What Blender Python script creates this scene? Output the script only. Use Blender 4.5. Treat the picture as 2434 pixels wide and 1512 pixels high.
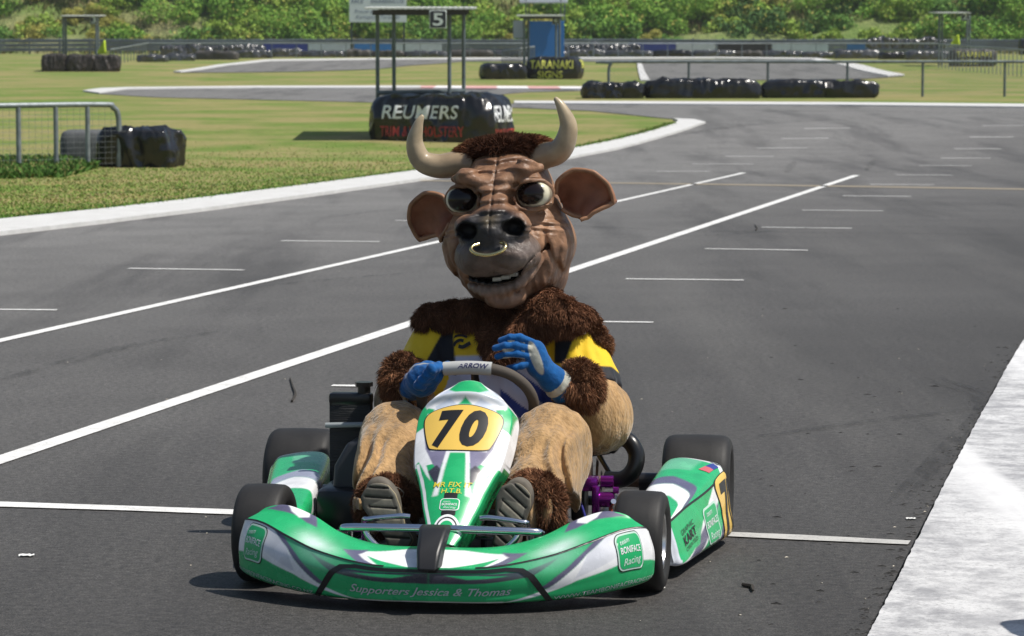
import bpy, bmesh, math, random
import numpy as np
from mathutils import Vector, Matrix
random.seed(7)
R = math.radians
sc = bpy.context.scene
COL = sc.collection
for o in list(bpy.data.objects):
    bpy.data.objects.remove(o, do_unlink=True)

# ---------------------------------------------------------------- camera
CAM_H, CAM_F = 1.325, 7000.0            # eye height (m), focal length in units of a 2434 px wide picture
CAM_P = math.atan(586 / CAM_F)          # pitch below the horizontal
cd = bpy.data.cameras.new('camera')
cam = bpy.data.objects.new('camera', cd)
COL.objects.link(cam)
cam.location = (0, 0, CAM_H)
cam.rotation_euler = (R(90) - CAM_P, 0, 0)
cd.sensor_width = 36
cd.lens = 36 * CAM_F / 2434
cd.clip_start = .1
cd.clip_end = 2000
cd.dof.use_dof = True
cd.dof.focus_distance = 7.9
cd.dof.aperture_fstop = 14
sc.camera = cam

# ---------------------------------------------------------------- sky and sun
SUN_EL, SUN_AZ = R(60), R(103)           # azimuth clockwise from +Y (the way the camera looks): from the right
w = bpy.data.worlds.new('World')
sc.world = w
w.use_nodes = True
nt = w.node_tree
sky = nt.nodes.new('ShaderNodeTexSky')
sky.sky_type = 'NISHITA'
sky.sun_disc = False
sky.sun_elevation = SUN_EL
sky.sun_rotation = SUN_AZ
sky.air_density = 1.2
sky.dust_density = 1.5
bg = nt.nodes['Background']
bg.inputs['Strength'].default_value = .085
nt.links.new(sky.outputs[0], bg.inputs['Color'])
sd = bpy.data.lights.new('sun', 'SUN')
sd.energy = 5.0
sd.angle = R(.55)
sd.color = (1, .95, .87)
sun = bpy.data.objects.new('sun', sd)
COL.objects.link(sun)
sdir = Vector((math.sin(SUN_AZ) * math.cos(SUN_EL), math.cos(SUN_AZ) * math.cos(SUN_EL), math.sin(SUN_EL)))
sun.location = sdir * 50
sun.rotation_euler = sdir.to_track_quat('Z', 'Y').to_euler()
vs = sc.view_settings
vs.view_transform = 'Standard'
vs.look = 'None'
vs.gamma = 1
vs.use_curve_mapping = False
vs.exposure = 0.0
sc.render.engine = 'CYCLES'
sc.cycles.use_denoising = True
sc.cycles.max_bounces = 6

# ---------------------------------------------------------------- materials
MATS = {}
def mat(name, col=(.5, .5, .5), rough=.6, metal=0, spec=.5, attr=False, vary=0, vscale=20, vcol=None,
        bump=0, bscale=60, bdetail=4, bdist=.005, coat=0, sheen=0, stretch=None, rvary=0, ridged=False):
    """one principled material: flat or vertex colour, noise variation, noise relief"""
    if name in MATS:
        return MATS[name]
    m = bpy.data.materials.new(name)
    m.use_nodes = True
    n, l = m.node_tree.nodes, m.node_tree.links
    b = n['Principled BSDF']
    b.inputs['Roughness'].default_value = rough
    b.inputs['Metallic'].default_value = metal
    b.inputs['Specular IOR Level'].default_value = spec
    b.inputs['Coat Weight'].default_value = coat
    b.inputs['Coat Roughness'].default_value = .08
    b.inputs['Sheen Weight'].default_value = sheen
    b.inputs['Sheen Roughness'].default_value = .4
    b.inputs['Base Color'].default_value = (*col, 1)
    src = None
    if attr:
        a = n.new('ShaderNodeVertexColor')
        a.layer_name = 'Col'
        src = a.outputs['Color']
    tc = n.new('ShaderNodeTexCoord')
    cs = tc.outputs['Object']
    if stretch:
        mp = n.new('ShaderNodeMapping')
        mp.inputs['Scale'].default_value = stretch
        l.new(cs, mp.inputs['Vector'])
        cs = mp.outputs['Vector']
    if vary:
        no = n.new('ShaderNodeTexNoise')
        no.inputs['Scale'].default_value = vscale
        no.inputs['Detail'].default_value = 5
        l.new(cs, no.inputs['Vector'])
        mr = n.new('ShaderNodeMapRange')
        mr.inputs[1].default_value = .3
        mr.inputs[2].default_value = .7
        l.new(no.outputs['Fac'], mr.inputs[0])
        if vcol:
            mx = n.new('ShaderNodeMix')
            mx.data_type = 'RGBA'
            mx.inputs[6].default_value = (*col, 1)
            if src:
                l.new(src, mx.inputs[6])
            mx.inputs[7].default_value = (*vcol, 1)
            mr.inputs[4].default_value = vary
            l.new(mr.outputs[0], mx.inputs[0])
            src = mx.outputs[2]
        else:
            hs = n.new('ShaderNodeHueSaturation')
            hs.inputs['Color'].default_value = (*col, 1)
            if src:
                l.new(src, hs.inputs['Color'])
            mr.inputs[3].default_value = 1 - vary
            mr.inputs[4].default_value = 1 + vary
            l.new(mr.outputs[0], hs.inputs['Value'])
            src = hs.outputs[0]
        if rvary:
            m2 = n.new('ShaderNodeMapRange')
            m2.inputs[1].default_value = .3
            m2.inputs[2].default_value = .7
            m2.inputs[3].default_value = max(.02, rough - rvary)
            m2.inputs[4].default_value = rough + rvary
            l.new(no.outputs['Fac'], m2.inputs[0])
            l.new(m2.outputs[0], b.inputs['Roughness'])
    if src:
        l.new(src, b.inputs['Base Color'])
    if bump:
        nb = n.new('ShaderNodeTexNoise')
        if ridged:
            nb.noise_type = 'RIDGED_MULTIFRACTAL'
            nb.inputs['Distortion'].default_value = .6
        nb.inputs['Scale'].default_value = bscale
        nb.inputs['Detail'].default_value = bdetail
        l.new(cs, nb.inputs['Vector'])
        bp = n.new('ShaderNodeBump')
        bp.inputs['Strength'].default_value = bump
        bp.inputs['Distance'].default_value = bdist
        l.new(nb.outputs['Fac'], bp.inputs['Height'])
        l.new(bp.outputs[0], b.inputs['Normal'])
    MATS[name] = m
    return m

# ---------------------------------------------------------------- object helpers
def tag(o, label=None, cat=None, group=None, kind=None):
    for k, v in (('label', label), ('category', cat), ('group', group), ('kind', kind)):
        if v:
            o[k] = v
    return o

def empty(name, loc=(0, 0, 0), rz=0, parent=None):
    o = bpy.data.objects.new(name, None)
    o.empty_display_size = .1
    o.location = loc
    o.rotation_euler = (0, 0, rz)
    COL.objects.link(o)
    o.parent = parent
    return o

def mk(name, v, f, m, parent=None, smooth=True, col=None, sharp=None, loc=None, rot=None):
    me = bpy.data.meshes.new(name)
    me.from_pydata([tuple(map(float, p)) for p in v], [], [tuple(map(int, q)) for q in f])
    if m:
        me.materials.append(m)
    if smooth:
        me.polygons.foreach_set('use_smooth', np.ones(len(me.polygons), bool))
        if sharp:
            me.set_sharp_from_angle(angle=R(sharp))
    if col is not None:
        a = me.color_attributes.new('Col', 'FLOAT_COLOR', 'POINT')
        c = np.ones((len(me.vertices), 4), np.float32)
        c[:, :3] = col
        a.data.foreach_set('color', c.ravel())
    me.update()
    o = bpy.data.objects.new(name, me)
    if loc is not None:
        o.location = loc
    if rot is not None:
        o.rotation_euler = rot
    COL.objects.link(o)
    o.parent = parent
    return o

def inst(o, parent=None, loc=None, rot=None, scale=None):
    c = o.copy()
    COL.objects.link(c)
    c.parent = parent
    if loc is not None: c.location = loc
    if rot is not None: c.rotation_euler = rot
    if scale is not None: c.scale = scale
    return c

class MB:
    """collects shapes that make ONE part"""
    def __init__(s): s.v, s.f = [], []
    def add(s, v, f):
        n = len(s.v)
        s.v += [tuple(p) for p in v]
        s.f += [tuple(i + n for i in q) for q in f]
        return s
    def box(s, c, d, bev=0, M=None):
        bm = bmesh.new()
        bmesh.ops.create_cube(bm, size=1)
        bmesh.ops.scale(bm, vec=d, verts=bm.verts)
        if bev:
            bmesh.ops.bevel(bm, geom=list(bm.edges), offset=bev, segments=2, affect='EDGES', profile=.5)
        if M is not None:
            bmesh.ops.transform(bm, matrix=M, verts=bm.verts)
        bmesh.ops.translate(bm, vec=c, verts=bm.verts)
        bm.verts.index_update()
        v = [x.co.copy() for x in bm.verts]
        f = [[q.index for q in p.verts] for p in bm.faces]
        bm.free()
        return s.add(v, f)
    def tube(s, pts, r, seg=10, sm=0, closed=False, flat=1):
        v, f = tube(pts, r, seg, sm, closed, flat)
        return s.add(v, f)
    def lathe(s, prof, seg=28, axis='x', c=(0, 0, 0)):
        v, f = lathe(prof, seg, axis)
        return s.add([(p[0] + c[0], p[1] + c[1], p[2] + c[2]) for p in v], f)
    def build(s, name, m, parent=None, **k):
        k.setdefault('sharp', 40)
        return mk(name, s.v, s.f, m, parent, **k)

def catmull(P, n, closed=False):
    P = np.array(P, float)
    out = []
    N = len(P)
    last = N if closed else N - 1
    for i in range(last):
        if closed:
            a, b, c, d = P[(i - 1) % N], P[i], P[(i + 1) % N], P[(i + 2) % N]
        else:
            b, c = P[i], P[i + 1]
            a = P[i - 1] if i else 2 * b - c
            d = P[i + 2] if i + 2 < N else 2 * c - b
        for k in range(n):
            t = k / n
            out.append(.5 * ((2 * b) + (c - a) * t + (2 * a - 5 * b + 4 * c - d) * t * t + (-a + 3 * b - 3 * c + d) * t ** 3))
    if not closed:
        out.append(P[-1])
    return np.array(out)

def tube(pts, r, seg=10, sm=0, closed=False, flat=1):
    pts = np.array(pts, float)
    rr = np.array(r if hasattr(r, '__len__') else [r] * len(pts), float)
    if sm:
        q = catmull(np.c_[pts, rr], sm, closed)
        pts, rr = q[:, :3], q[:, 3]
    N = len(pts)
    T = np.gradient(pts, axis=0) if not closed else np.roll(pts, -1, 0) - np.roll(pts, 1, 0)
    T /= np.linalg.norm(T, axis=1)[:, None] + 1e-12
    up = np.array((0, 0, 1.)) if abs(T[0][2]) < .9 else np.array((1., 0, 0))
    A = np.cross(T[0], up)
    A /= np.linalg.norm(A)
    v, f = [], []
    for i in range(N):
        A = A - T[i] * A.dot(T[i])
        A /= np.linalg.norm(A) + 1e-12
        B = np.cross(T[i], A)
        for k in range(seg):
            t = 2 * math.pi * k / seg
            v.append(pts[i] + rr[i] * (math.cos(t) * A + flat * math.sin(t) * B))
    for i in range(N if closed else N - 1):
        j = (i + 1) % N
        for k in range(seg):
            k2 = (k + 1) % seg
            f.append((i * seg + k, j * seg + k, j * seg + k2, i * seg + k2))
    if not closed:
        f.append(tuple(range(seg)))
        f.append(tuple((N - 1) * seg + k for k in reversed(range(seg))))
    return v, f

def lathe(prof, seg=28, axis='x'):
    v, f = [], []
    for (a, r) in prof:
        for k in range(seg):
            t = 2 * math.pi * k / seg
            p = (a, r * math.cos(t), r * math.sin(t))
            v.append(p if axis == 'x' else (p[1], p[2], p[0]) if axis == 'z' else (p[2], p[0], p[1]))
    n = len(prof)
    for i in range(n - 1):
        for k in range(seg):
            k2 = (k + 1) % seg
            f.append((i * seg + k, i * seg + k2, (i + 1) * seg + k2, (i + 1) * seg + k))
    return v, f

_txt = {}
def text2d(s, bold=0, shear=0, space=1):
    """triangles of a word, cap height 1, centred on x; returns verts (n,2), faces, width"""
    key = (s, bold, shear, space)
    if key in _txt:
        return _txt[key]
    cu = bpy.data.curves.new('t', 'FONT')
    cu.body = s
    cu.size = 1
    cu.offset = bold
    cu.shear = shear
    cu.space_character = space
    cu.resolution_u = 4
    cu.align_x = 'CENTER'
    ob = bpy.data.objects.new('t', cu)
    COL.objects.link(ob)
    dg = bpy.context.evaluated_depsgraph_get()
    dg.update()
    me = bpy.data.meshes.new_from_object(ob.evaluated_get(dg))
    bm = bmesh.new()
    bm.from_mesh(me)
    bmesh.ops.triangulate(bm, faces=bm.faces)
    bm.verts.index_update()
    v = np.array([(p.co.x, p.co.y) for p in bm.verts]) if len(bm.verts) else np.zeros((0, 2))
    f = [[q.index for q in p.verts] for p in bm.faces]
    bm.free()
    bpy.data.objects.remove(ob)
    bpy.data.curves.remove(cu)
    bpy.data.meshes.remove(me)
    h = .69
    v = v / h
    x0, x1 = v[:, 0].min(), v[:, 0].max()
    v[:, 0] -= (x0 + x1) / 2
    _txt[key] = (v, f, x1 - x0)
    return _txt[key]

def cut2d(v, f, step):
    """split triangles along a grid so that a decal can follow a curved surface"""
    bm = bmesh.new()
    bv = [bm.verts.new((p[0], p[1], 0)) for p in v]
    for q in f:
        try: bm.faces.new([bv[i] for i in q])
        except ValueError: pass
    for ax in (0, 1):
        a = np.array([p[ax] for p in v])
        k = math.ceil(a.min() / step) * step
        while k < a.max():
            no = (1, 0, 0) if ax == 0 else (0, 1, 0)
            co = (k, 0, 0) if ax == 0 else (0, k, 0)
            bmesh.ops.bisect_plane(bm, geom=list(bm.verts) + list(bm.edges) + list(bm.faces), plane_co=co, plane_no=no)
            k += step
    bm.verts.index_update()
    V = np.array([(p.co.x, p.co.y) for p in bm.verts])
    F = [[q.index for q in p.verts] for p in bm.faces]
    bm.free()
    return V, F

def decal(name, v, f, fn, m, parent, step=.02, lift=.0012):
    """lay a flat shape (metres in the surface's own chart) onto fn(a,b)->point, lifted along the normal"""
    V, F = cut2d(v, f, step)
    if not len(V): return None
    P = fn(V[:, 0], V[:, 1])
    e = 1e-3
    N = np.cross(fn(V[:, 0] + e, V[:, 1]) - P, fn(V[:, 0], V[:, 1] + e) - P)
    N /= np.linalg.norm(N, axis=1)[:, None] + 1e-12
    return mk(name, P + N * lift, F, m, parent, smooth=True)

def decal_text(s, at, h, fn, m, parent, bold=0, shear=0, width=None, rot=0, step=.02, lift=.002, space=1, name='lettering'):
    v, f, wd = text2d(s, bold, shear, space)
    v = v.copy() * h
    if width:
        v[:, 0] *= width / (wd * h)
    c, s_ = math.cos(rot), math.sin(rot)
    v = np.c_[v[:, 0] * c - v[:, 1] * s_ + at[0], v[:, 0] * s_ + v[:, 1] * c + at[1]]
    return decal(name, v, f, fn, m, parent, step, lift)

def rrect(cx, cy, wd, ht, r, n=6):
    P = []
    for (sx, sy, a0) in ((1, 1, 0), (-1, 1, 90), (-1, -1, 180), (1, -1, 270)):
        for k in range(n + 1):
            a = R(a0 + 90 * k / n)
            P.append((cx + sx * (wd / 2 - r) + r * math.cos(a), cy + sy * (ht / 2 - r) + r * math.sin(a)))
    return P

def poly_in(px, py, poly):
    """even-odd test, vectorised"""
    inside = np.zeros(px.shape, bool)
    n = len(poly)
    for i in range(n):
        x1, y1 = poly[i]
        x2, y2 = poly[(i + 1) % n]
        c = ((y1 > py) != (y2 > py)) & (px < (x2 - x1) * (py - y1) / (y2 - y1 + 1e-12) + x1)
        inside ^= c
    return inside

def plane_fn(o, ax, ay):
    o, ax, ay = (np.array(q, float) for q in (o, ax, ay))
    return lambda a, b: o + np.outer(a, ax) + np.outer(b, ay)

# ---------------------------------------------------------------- implicit surfaces
def L2(p): return np.sqrt((p * p).sum(-1))
def ell(p, c, r):
    r = np.array(r, np.float32)
    q = (p - np.array(c, np.float32)) / r
    k = L2(q)
    k2 = L2(q / r) + 1e-9
    return k * (k - 1) / k2
def cap(p, a, b, r1, r2=None):
    r2 = r1 if r2 is None else r2
    a, b = np.array(a, np.float32), np.array(b, np.float32)
    d = b - a
    t = np.clip(((p - a) @ d) / d.dot(d), 0, 1)
    return L2(p - a - t[..., None] * d) - (r1 + (r2 - r1) * t)
def smin(a, b, k):
    h = np.clip(.5 + .5 * (b - a) / k, 0, 1)
    return b + (a - b) * h - k * h * (1 - h)
def smax(a, b, k): return -smin(-a, -b, k)
def gauss(x, s): return np.exp(-(x / s) ** 2)
def sstep(a, b, x):
    t = np.clip((x - a) / (b - a), 0, 1)
    return t * t * (3 - 2 * t)

def surface(fn, lo, hi, h):
    """naive surface nets of fn<0"""
    lo = np.array(lo, np.float32)
    n = np.ceil((np.array(hi) - lo) / h).astype(int) + 1
    ax = [lo[i] + h * np.arange(n[i], dtype=np.float32) for i in range(3)]
    V = np.empty(tuple(n), np.float32)
    for i in range(0, n[0], 24):
        X, Y, Z = np.meshgrid(ax[0][i:i + 24], ax[1], ax[2], indexing='ij')
        V[i:i + 24] = fn(np.stack([X, Y, Z], -1))
    S = V < 0
    cs = [S[a:n[0] - 1 + a, b:n[1] - 1 + b, c:n[2] - 1 + c] for a in (0, 1) for b in (0, 1) for c in (0, 1)]
    cnt = sum(q.astype(np.int8) for q in cs)
    act = (cnt > 0) & (cnt < 8)
    I = np.argwhere(act)
    idx = -np.ones(act.shape, np.int64)
    idx[act] = np.arange(len(I))
    corners = [(a, b, c) for a in (0, 1) for b in (0, 1) for c in (0, 1)]
    vals = [V[I[:, 0] + a, I[:, 1] + b, I[:, 2] + c] for a, b, c in corners]
    acc = np.zeros((len(I), 3))
    num = np.zeros(len(I))
    for i in range(8):
        for j in range(i + 1, 8):
            ca, cb = np.array(corners[i]), np.array(corners[j])
            if abs(ca - cb).sum() != 1: continue
            va, vb = vals[i], vals[j]
            x = (va < 0) != (vb < 0)
            t = np.where(x, va / np.where(x, va - vb, 1), 0)
            acc += x[:, None] * (ca + t[:, None] * (cb - ca))
            num += x
    P = lo + h * (I + acc / num[:, None])
    F = []
    for d in range(3):
        o1, o2 = [q for q in range(3) if q != d]
        sl0 = [slice(None)] * 3; sl1 = [slice(None)] * 3
        sl0[d] = slice(0, n[d] - 1); sl1[d] = slice(1, n[d])
        A, B = S[tuple(sl0)], S[tuple(sl1)]
        E = np.argwhere(A != B)
        E = E[(E[:, o1] > 0) & (E[:, o2] > 0) & (E[:, o1] < n[o1] - 1) & (E[:, o2] < n[o2] - 1)]
        def c(d1, d2):
            q = E.copy()
            q[:, o1] += d1; q[:, o2] += d2
            return idx[q[:, 0], q[:, 1], q[:, 2]]
        Q = np.stack([c(-1, -1), c(0, -1), c(0, 0), c(-1, 0)], 1)
        ins = A[E[:, 0], E[:, 1], E[:, 2]]
        flip = ins if d != 1 else ~ins
        Q[~flip] = Q[~flip][:, ::-1]
        F.append(Q)
    F = np.concatenate(F)
    F = F[(F >= 0).all(1)]
    return P, F

def mk_np(name, P, F, m, parent=None, col=None):
    """fast mesh from numpy arrays (all quads or all tris)"""
    me = bpy.data.meshes.new(name)
    k = F.shape[1]
    me.vertices.add(len(P))
    me.vertices.foreach_set('co', np.asarray(P, np.float32).ravel())
    me.loops.add(F.size)
    me.loops.foreach_set('vertex_index', np.asarray(F, np.int32).ravel())
    me.polygons.add(len(F))
    me.polygons.foreach_set('loop_start', np.arange(0, F.size, k, dtype=np.int32))
    me.polygons.foreach_set('loop_total', np.full(len(F), k, np.int32))
    me.polygons.foreach_set('use_smooth', np.ones(len(F), bool))
    me.update(calc_edges=True)
    me.validate()
    me.materials.append(m)
    if col is not None:
        a = me.color_attributes.new('Col', 'FLOAT_COLOR', 'POINT')
        c = np.ones((len(P), 4), np.float32)
        c[:, :3] = col
        a.data.foreach_set('color', c.ravel())
    o = bpy.data.objects.new(name, me)
    COL.objects.link(o)
    o.parent = parent
    return o

def blades(P, N, length, width, droop=.3, jitter=.5, seed=1, clump=None, seg=2):
    """thin tapering strands standing on points P with normals N: verts, tris"""
    rg = np.random.default_rng(seed)
    n = len(P)
    D = N + jitter * rg.normal(size=(n, 3))
    if clump is not None:
        D = D + clump
    D /= np.linalg.norm(D, axis=1)[:, None]
    L = (length * rg.uniform(.55, 1.15, n))[:, None]
    S = np.cross(D, rg.normal(size=(n, 3)))
    S /= np.linalg.norm(S, axis=1)[:, None]
    W = width * rg.uniform(.7, 1.2, n)[:, None]
    G = np.array((0, 0, -1.)) * droop
    m = P + D * L * .55 + G * L * .2
    t = P + D * L * .85 + G * L * .75
    P0 = P - D * L * .08
    V = np.stack([P0 - S * W, P0 + S * W, m - S * W * .8, m + S * W * .8, t], 1).reshape(-1, 3)
    b = np.arange(n)[:, None] * 5
    F = np.concatenate([b + [0, 1, 3], b + [0, 3, 2], b + [2, 3, 4]])
    return V, F

def sample(P, F, n, seed=0):
    """random points and normals on a quad/tri mesh"""
    rg = np.random.default_rng(seed)
    T = np.concatenate([F[:, :3], F[:, [0, 2, 3]]]) if F.shape[1] == 4 else F
    a, b, c = P[T[:, 0]], P[T[:, 1]], P[T[:, 2]]
    X = np.cross(b - a, c - a)
    A = np.linalg.norm(X, axis=1)
    i = rg.choice(len(T), n, p=A / A.sum())
    u, v = rg.random(n), rg.random(n)
    s = u + v > 1
    u[s], v[s] = 1 - u[s], 1 - v[s]
    pts = a[i] + u[:, None] * (b - a)[i] + v[:, None] * (c - a)[i]
    return pts, X[i] / (A[i][:, None] + 1e-12)

def vnoise(p, seed=0):
    """cheap smooth pseudo-noise from summed sines, about -1..1"""
    rg = np.random.default_rng(seed)
    s = 0
    for k in range(5):
        d = rg.normal(size=3)
        d /= np.linalg.norm(d)
        s = s + np.sin((p @ d.astype(p.dtype)) * (1 + .55 * k) * 2 * math.pi + rg.uniform(0, 6.3)) / (1 + .3 * k)
    return s / 2.2
# ================================================================ the lie of the land
# the paddock is level to about 40 m and then climbs gently towards the bank at 200 m
PY = [-60, 38, 41, 44, 47.3, 50.4, 53.6, 57, 70, 77, 115, 132, 142, 190, 196, 215, 300]
PZ = [0, 0, .012, .03, .082, .2, .337, .40, .525, .643, 1.03, 1.325, 1.6, 2.41, 2.5, 2.6, 2.6]
BREAKS = sorted(set([-60, 38] + [38 + k for k in range(1, 24)] + list(range(62, 220, 4)) + [300]))
_pz = {b: float(np.interp(b, PY, PZ)) for b in BREAKS}
_bz = [_pz[b] for b in BREAKS]
def zt(y):
    return float(np.interp(y, BREAKS, _bz))

def ray(u, v):
    rx, ry = (u - 1217) / CAM_F, -(v - 756) / CAM_F
    return (rx, math.cos(CAM_P) + ry * math.sin(CAM_P), -math.sin(CAM_P) + ry * math.cos(CAM_P))
def G(u, v, up=0.0):
    """where the line of sight (u,v) of a 2434x1512 picture meets the ground (or a level `up` above it)"""
    r = ray(u, v)
    lo, hi = 3., 290.
    for _ in range(60):
        t = (lo + hi) / 2
        if CAM_H + t * r[2] > zt(t * r[1]) + up: lo = t
        else: hi = t
    return Vector((t * r[0], t * r[1], CAM_H + t * r[2]))
def at(u, v, Y):
    r = ray(u, v)
    t = Y / r[1]
    return Vector((t * r[0], Y, CAM_H + t * r[2]))

def sheet(name, poly, lift, m, parent=None, thick=0):
    """a flat outline (world x,y) draped on the land, `lift` above it; thick>0 gives it a real edge"""
    bm = bmesh.new()
    vs_ = [bm.verts.new((p[0], p[1], 0)) for p in poly]
    bm.faces.new(vs_)
    bmesh.ops.triangulate(bm, faces=list(bm.faces), ngon_method='EAR_CLIP')
    ys = [p[1] for p in poly]
    for b in BREAKS:
        if min(ys) < b < max(ys):
            bmesh.ops.bisect_plane(bm, geom=list(bm.verts) + list(bm.edges) + list(bm.faces), plane_co=(0, b, 0), plane_no=(0, 1, 0))
    bmesh.ops.recalc_face_normals(bm, faces=bm.faces)
    if bm.faces and sum(f.normal.z for f in bm.faces) < 0:
        bmesh.ops.reverse_faces(bm, faces=bm.faces)
    for q in bm.verts:
        q.co.z = zt(q.co.y) + lift
    if thick:
        r = bmesh.ops.extrude_face_region(bm, geom=list(bm.faces))
        low = [g for g in r['geom'] if isinstance(g, bmesh.types.BMVert)]
        # the extruded copy goes down
        for q in low: q.co.z -= thick
        bmesh.ops.recalc_face_normals(bm, faces=bm.faces)
    me = bpy.data.meshes.new(name)
    bm.to_mesh(me)
    bm.free()
    me.materials.append(m)
    o = bpy.data.objects.new(name, me)
    COL.objects.link(o)
    o.parent = parent
    return o

def gp(pts): return [tuple(G(u, v)[:2]) for u, v in pts]

# ---------------------------------------------------------------- surface materials
def nodes_mat(name):
    m = bpy.data.materials.new(name)
    m.use_nodes = True
    return m, m.node_tree.nodes, m.node_tree.links, m.node_tree.nodes['Principled BSDF']
def N_noise(n, l, vec, scale, detail=5, rough=.55):
    q = n.new('ShaderNodeTexNoise')
    q.inputs['Scale'].default_value = scale
    q.inputs['Detail'].default_value = detail
    q.inputs['Roughness'].default_value = rough
    l.new(vec, q.inputs['Vector'])
    return q.outputs['Fac']
def N_range(n, l, src, a, b, c=0, d=1):
    q = n.new('ShaderNodeMapRange')
    q.inputs[1].default_value, q.inputs[2].default_value, q.inputs[3].default_value, q.inputs[4].default_value = a, b, c, d
    l.new(src, q.inputs[0])
    return q.outputs[0]
def N_mix(n, l, fac, a, b, blend='MIX'):
    q = n.new('ShaderNodeMix')
    q.data_type = 'RGBA'
    q.blend_type = blend
    for s, x in ((q.inputs[6], a), (q.inputs[7], b)):
        if isinstance(x, tuple): s.default_value = (*x, 1)
        else: l.new(x, s)
    if isinstance(fac, (int, float)): q.inputs[0].default_value = fac
    else: l.new(fac, q.inputs[0])
    return q.outputs[2]
def N_map(n, l, rot=0, scale=(1, 1, 1)):
    t = n.new('ShaderNodeTexCoord')
    q = n.new('ShaderNodeMapping')
    q.inputs['Rotation'].default_value = (0, 0, rot)
    q.inputs['Scale'].default_value = scale
    l.new(t.outputs['Object'], q.inputs['Vector'])
    return q.outputs['Vector']
def N_bump(n, l, b, h, strength, dist):
    q = n.new('ShaderNodeBump')
    q.inputs['Strength'].default_value = strength
    q.inputs['Distance'].default_value = dist
    l.new(h, q.inputs['Height'])
    l.new(q.outputs[0], b.inputs['Normal'])

m, n, l, b = nodes_mat('asphalt')
v0 = N_map(n, l)
vl = N_map(n, l, R(12), (1, .1, 1))                       # streaks along the racing line
vx = N_map(n, l, R(-62), (1.1, .09, 1))
fine = N_noise(n, l, v0, 170, 4, .75)
grit = N_noise(n, l, v0, 38, 5, .75)
mid = N_noise(n, l, v0, 1.3, 5)
big = N_noise(n, l, v0, .16, 3)
stk = N_noise(n, l, vl, 1.1, 6, .65)
stx = N_noise(n, l, vx, .8, 5, .65)
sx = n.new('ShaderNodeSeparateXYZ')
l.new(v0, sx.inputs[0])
# rubber-dark near right; the paling up the straight is grazing-angle brightening painted in
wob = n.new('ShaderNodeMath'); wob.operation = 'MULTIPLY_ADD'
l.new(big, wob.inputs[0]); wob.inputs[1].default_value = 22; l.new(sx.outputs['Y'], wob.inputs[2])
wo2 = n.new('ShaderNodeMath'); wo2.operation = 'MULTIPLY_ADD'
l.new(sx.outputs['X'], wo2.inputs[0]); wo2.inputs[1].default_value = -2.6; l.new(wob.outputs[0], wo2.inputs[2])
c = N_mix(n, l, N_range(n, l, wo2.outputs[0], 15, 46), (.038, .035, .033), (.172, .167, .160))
c = N_mix(n, l, N_range(n, l, stk, .50, .64, 0, .5), c, (.034, .032, .031))
c = N_mix(n, l, N_range(n, l, stx, .53, .68, 0, .25), c, (.15, .145, .135))
c = N_mix(n, l, N_range(n, l, mid, .40, .7, 0, .28), c, (.042, .040, .038))
# stone chips and pits, relative to the local tone
def speck(c, src, a, z, lo, hi):
    h = n.new('ShaderNodeHueSaturation')
    l.new(c, h.inputs['Color'])
    l.new(N_range(n, l, src, a, z, lo, hi), h.inputs['Value'])
    return h.outputs[0]
c = speck(c, grit, .34, .68, .55, 1.5)
c = speck(c, fine, .34, .68, .25, 1.85)
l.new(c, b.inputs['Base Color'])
b.inputs['Roughness'].default_value = .68
b.inputs['Specular IOR Level'].default_value = .42
N_bump(n, l, b, fine, .6, .003)
M_ASPH = m

m, n, l, b = nodes_mat('grass_ground')
v0 = N_map(n, l)
g1, g2, g3, g4 = N_noise(n, l, v0, .32, 6, .62), N_noise(n, l, v0, 2.2, 5, .6), N_noise(n, l, v0, 9, 6, .75), N_noise(n, l, N_map(n, l, .2, (.12, 1, 1)), .5, 4)
c = N_mix(n, l, N_range(n, l, g2, .35, .65), (.115, .19, .034), (.18, .245, .055))
c = N_mix(n, l, N_range(n, l, g1, .43, .58, 0, .85), c, (.31, .262, .115))
c = N_mix(n, l, N_range(n, l, g4, .50, .62, 0, .6), c, (.34, .28, .13))
c = N_mix(n, l, N_range(n, l, g3, .4, .7, 0, .45), c, (.06, .095, .02))
l.new(c, b.inputs['Base Color'])
b.inputs['Roughness'].default_value = .9
b.inputs['Specular IOR Level'].default_value = .15
N_bump(n, l, b, g3, .8, .03)
M_GRASS = m

def paint(name, base, worn, amount, wscale=9, dirt=(.3, .29, .28), streak=None):
    m, n, l, b = nodes_mat(name)
    v0 = N_map(n, l)
    a = N_noise(n, l, v0, wscale, 6, .65)
    c = N_mix(n, l, N_range(n, l, a, .5 - amount, .5 + .25, 0, .55), base, dirt)
    f = N_noise(n, l, v0, 90, 4, .7)
    c = N_mix(n, l, N_range(n, l, f, .56, .74, 0, worn), c, (.10, .10, .10))
    if streak:
        s2 = N_noise(n, l, v0, 5.5, 9, .78)
        c = N_mix(n, l, N_range(n, l, s2, .45, .60, 0, .75), c, (.23, .23, .245))
        s3 = N_noise(n, l, v0, 34, 6, .75)
        c = N_mix(n, l, N_range(n, l, s3, .50, .66, 0, .5), c, (.19, .19, .20))
        s1 = N_noise(n, l, N_map(n, l, *streak), 1.0, 3, .5)       # wheel-swept, whiter bands
        c = N_mix(n, l, N_range(n, l, s1, .50, .60, 0, .75), c, (.74, .74, .74))
    l.new(c, b.inputs['Base Color'])
    b.inputs['Roughness'].default_value = .7
    N_bump(n, l, b, f, .4, .003)
    return m
M_LINE = paint('line_paint', (.80, .80, .78), .75, .1)
M_LINE_OLD = paint('worn_line_paint', (.60, .59, .56), 1.0, .3, 6, (.15, .15, .15))
M_YLINE = paint('yellow_line_paint', (.34, .27, .16), .8, .3)
M_KERB = paint('kerb_paint', (.66, .66, .65), .8, .2, 5, (.40, .39, .37))
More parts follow.
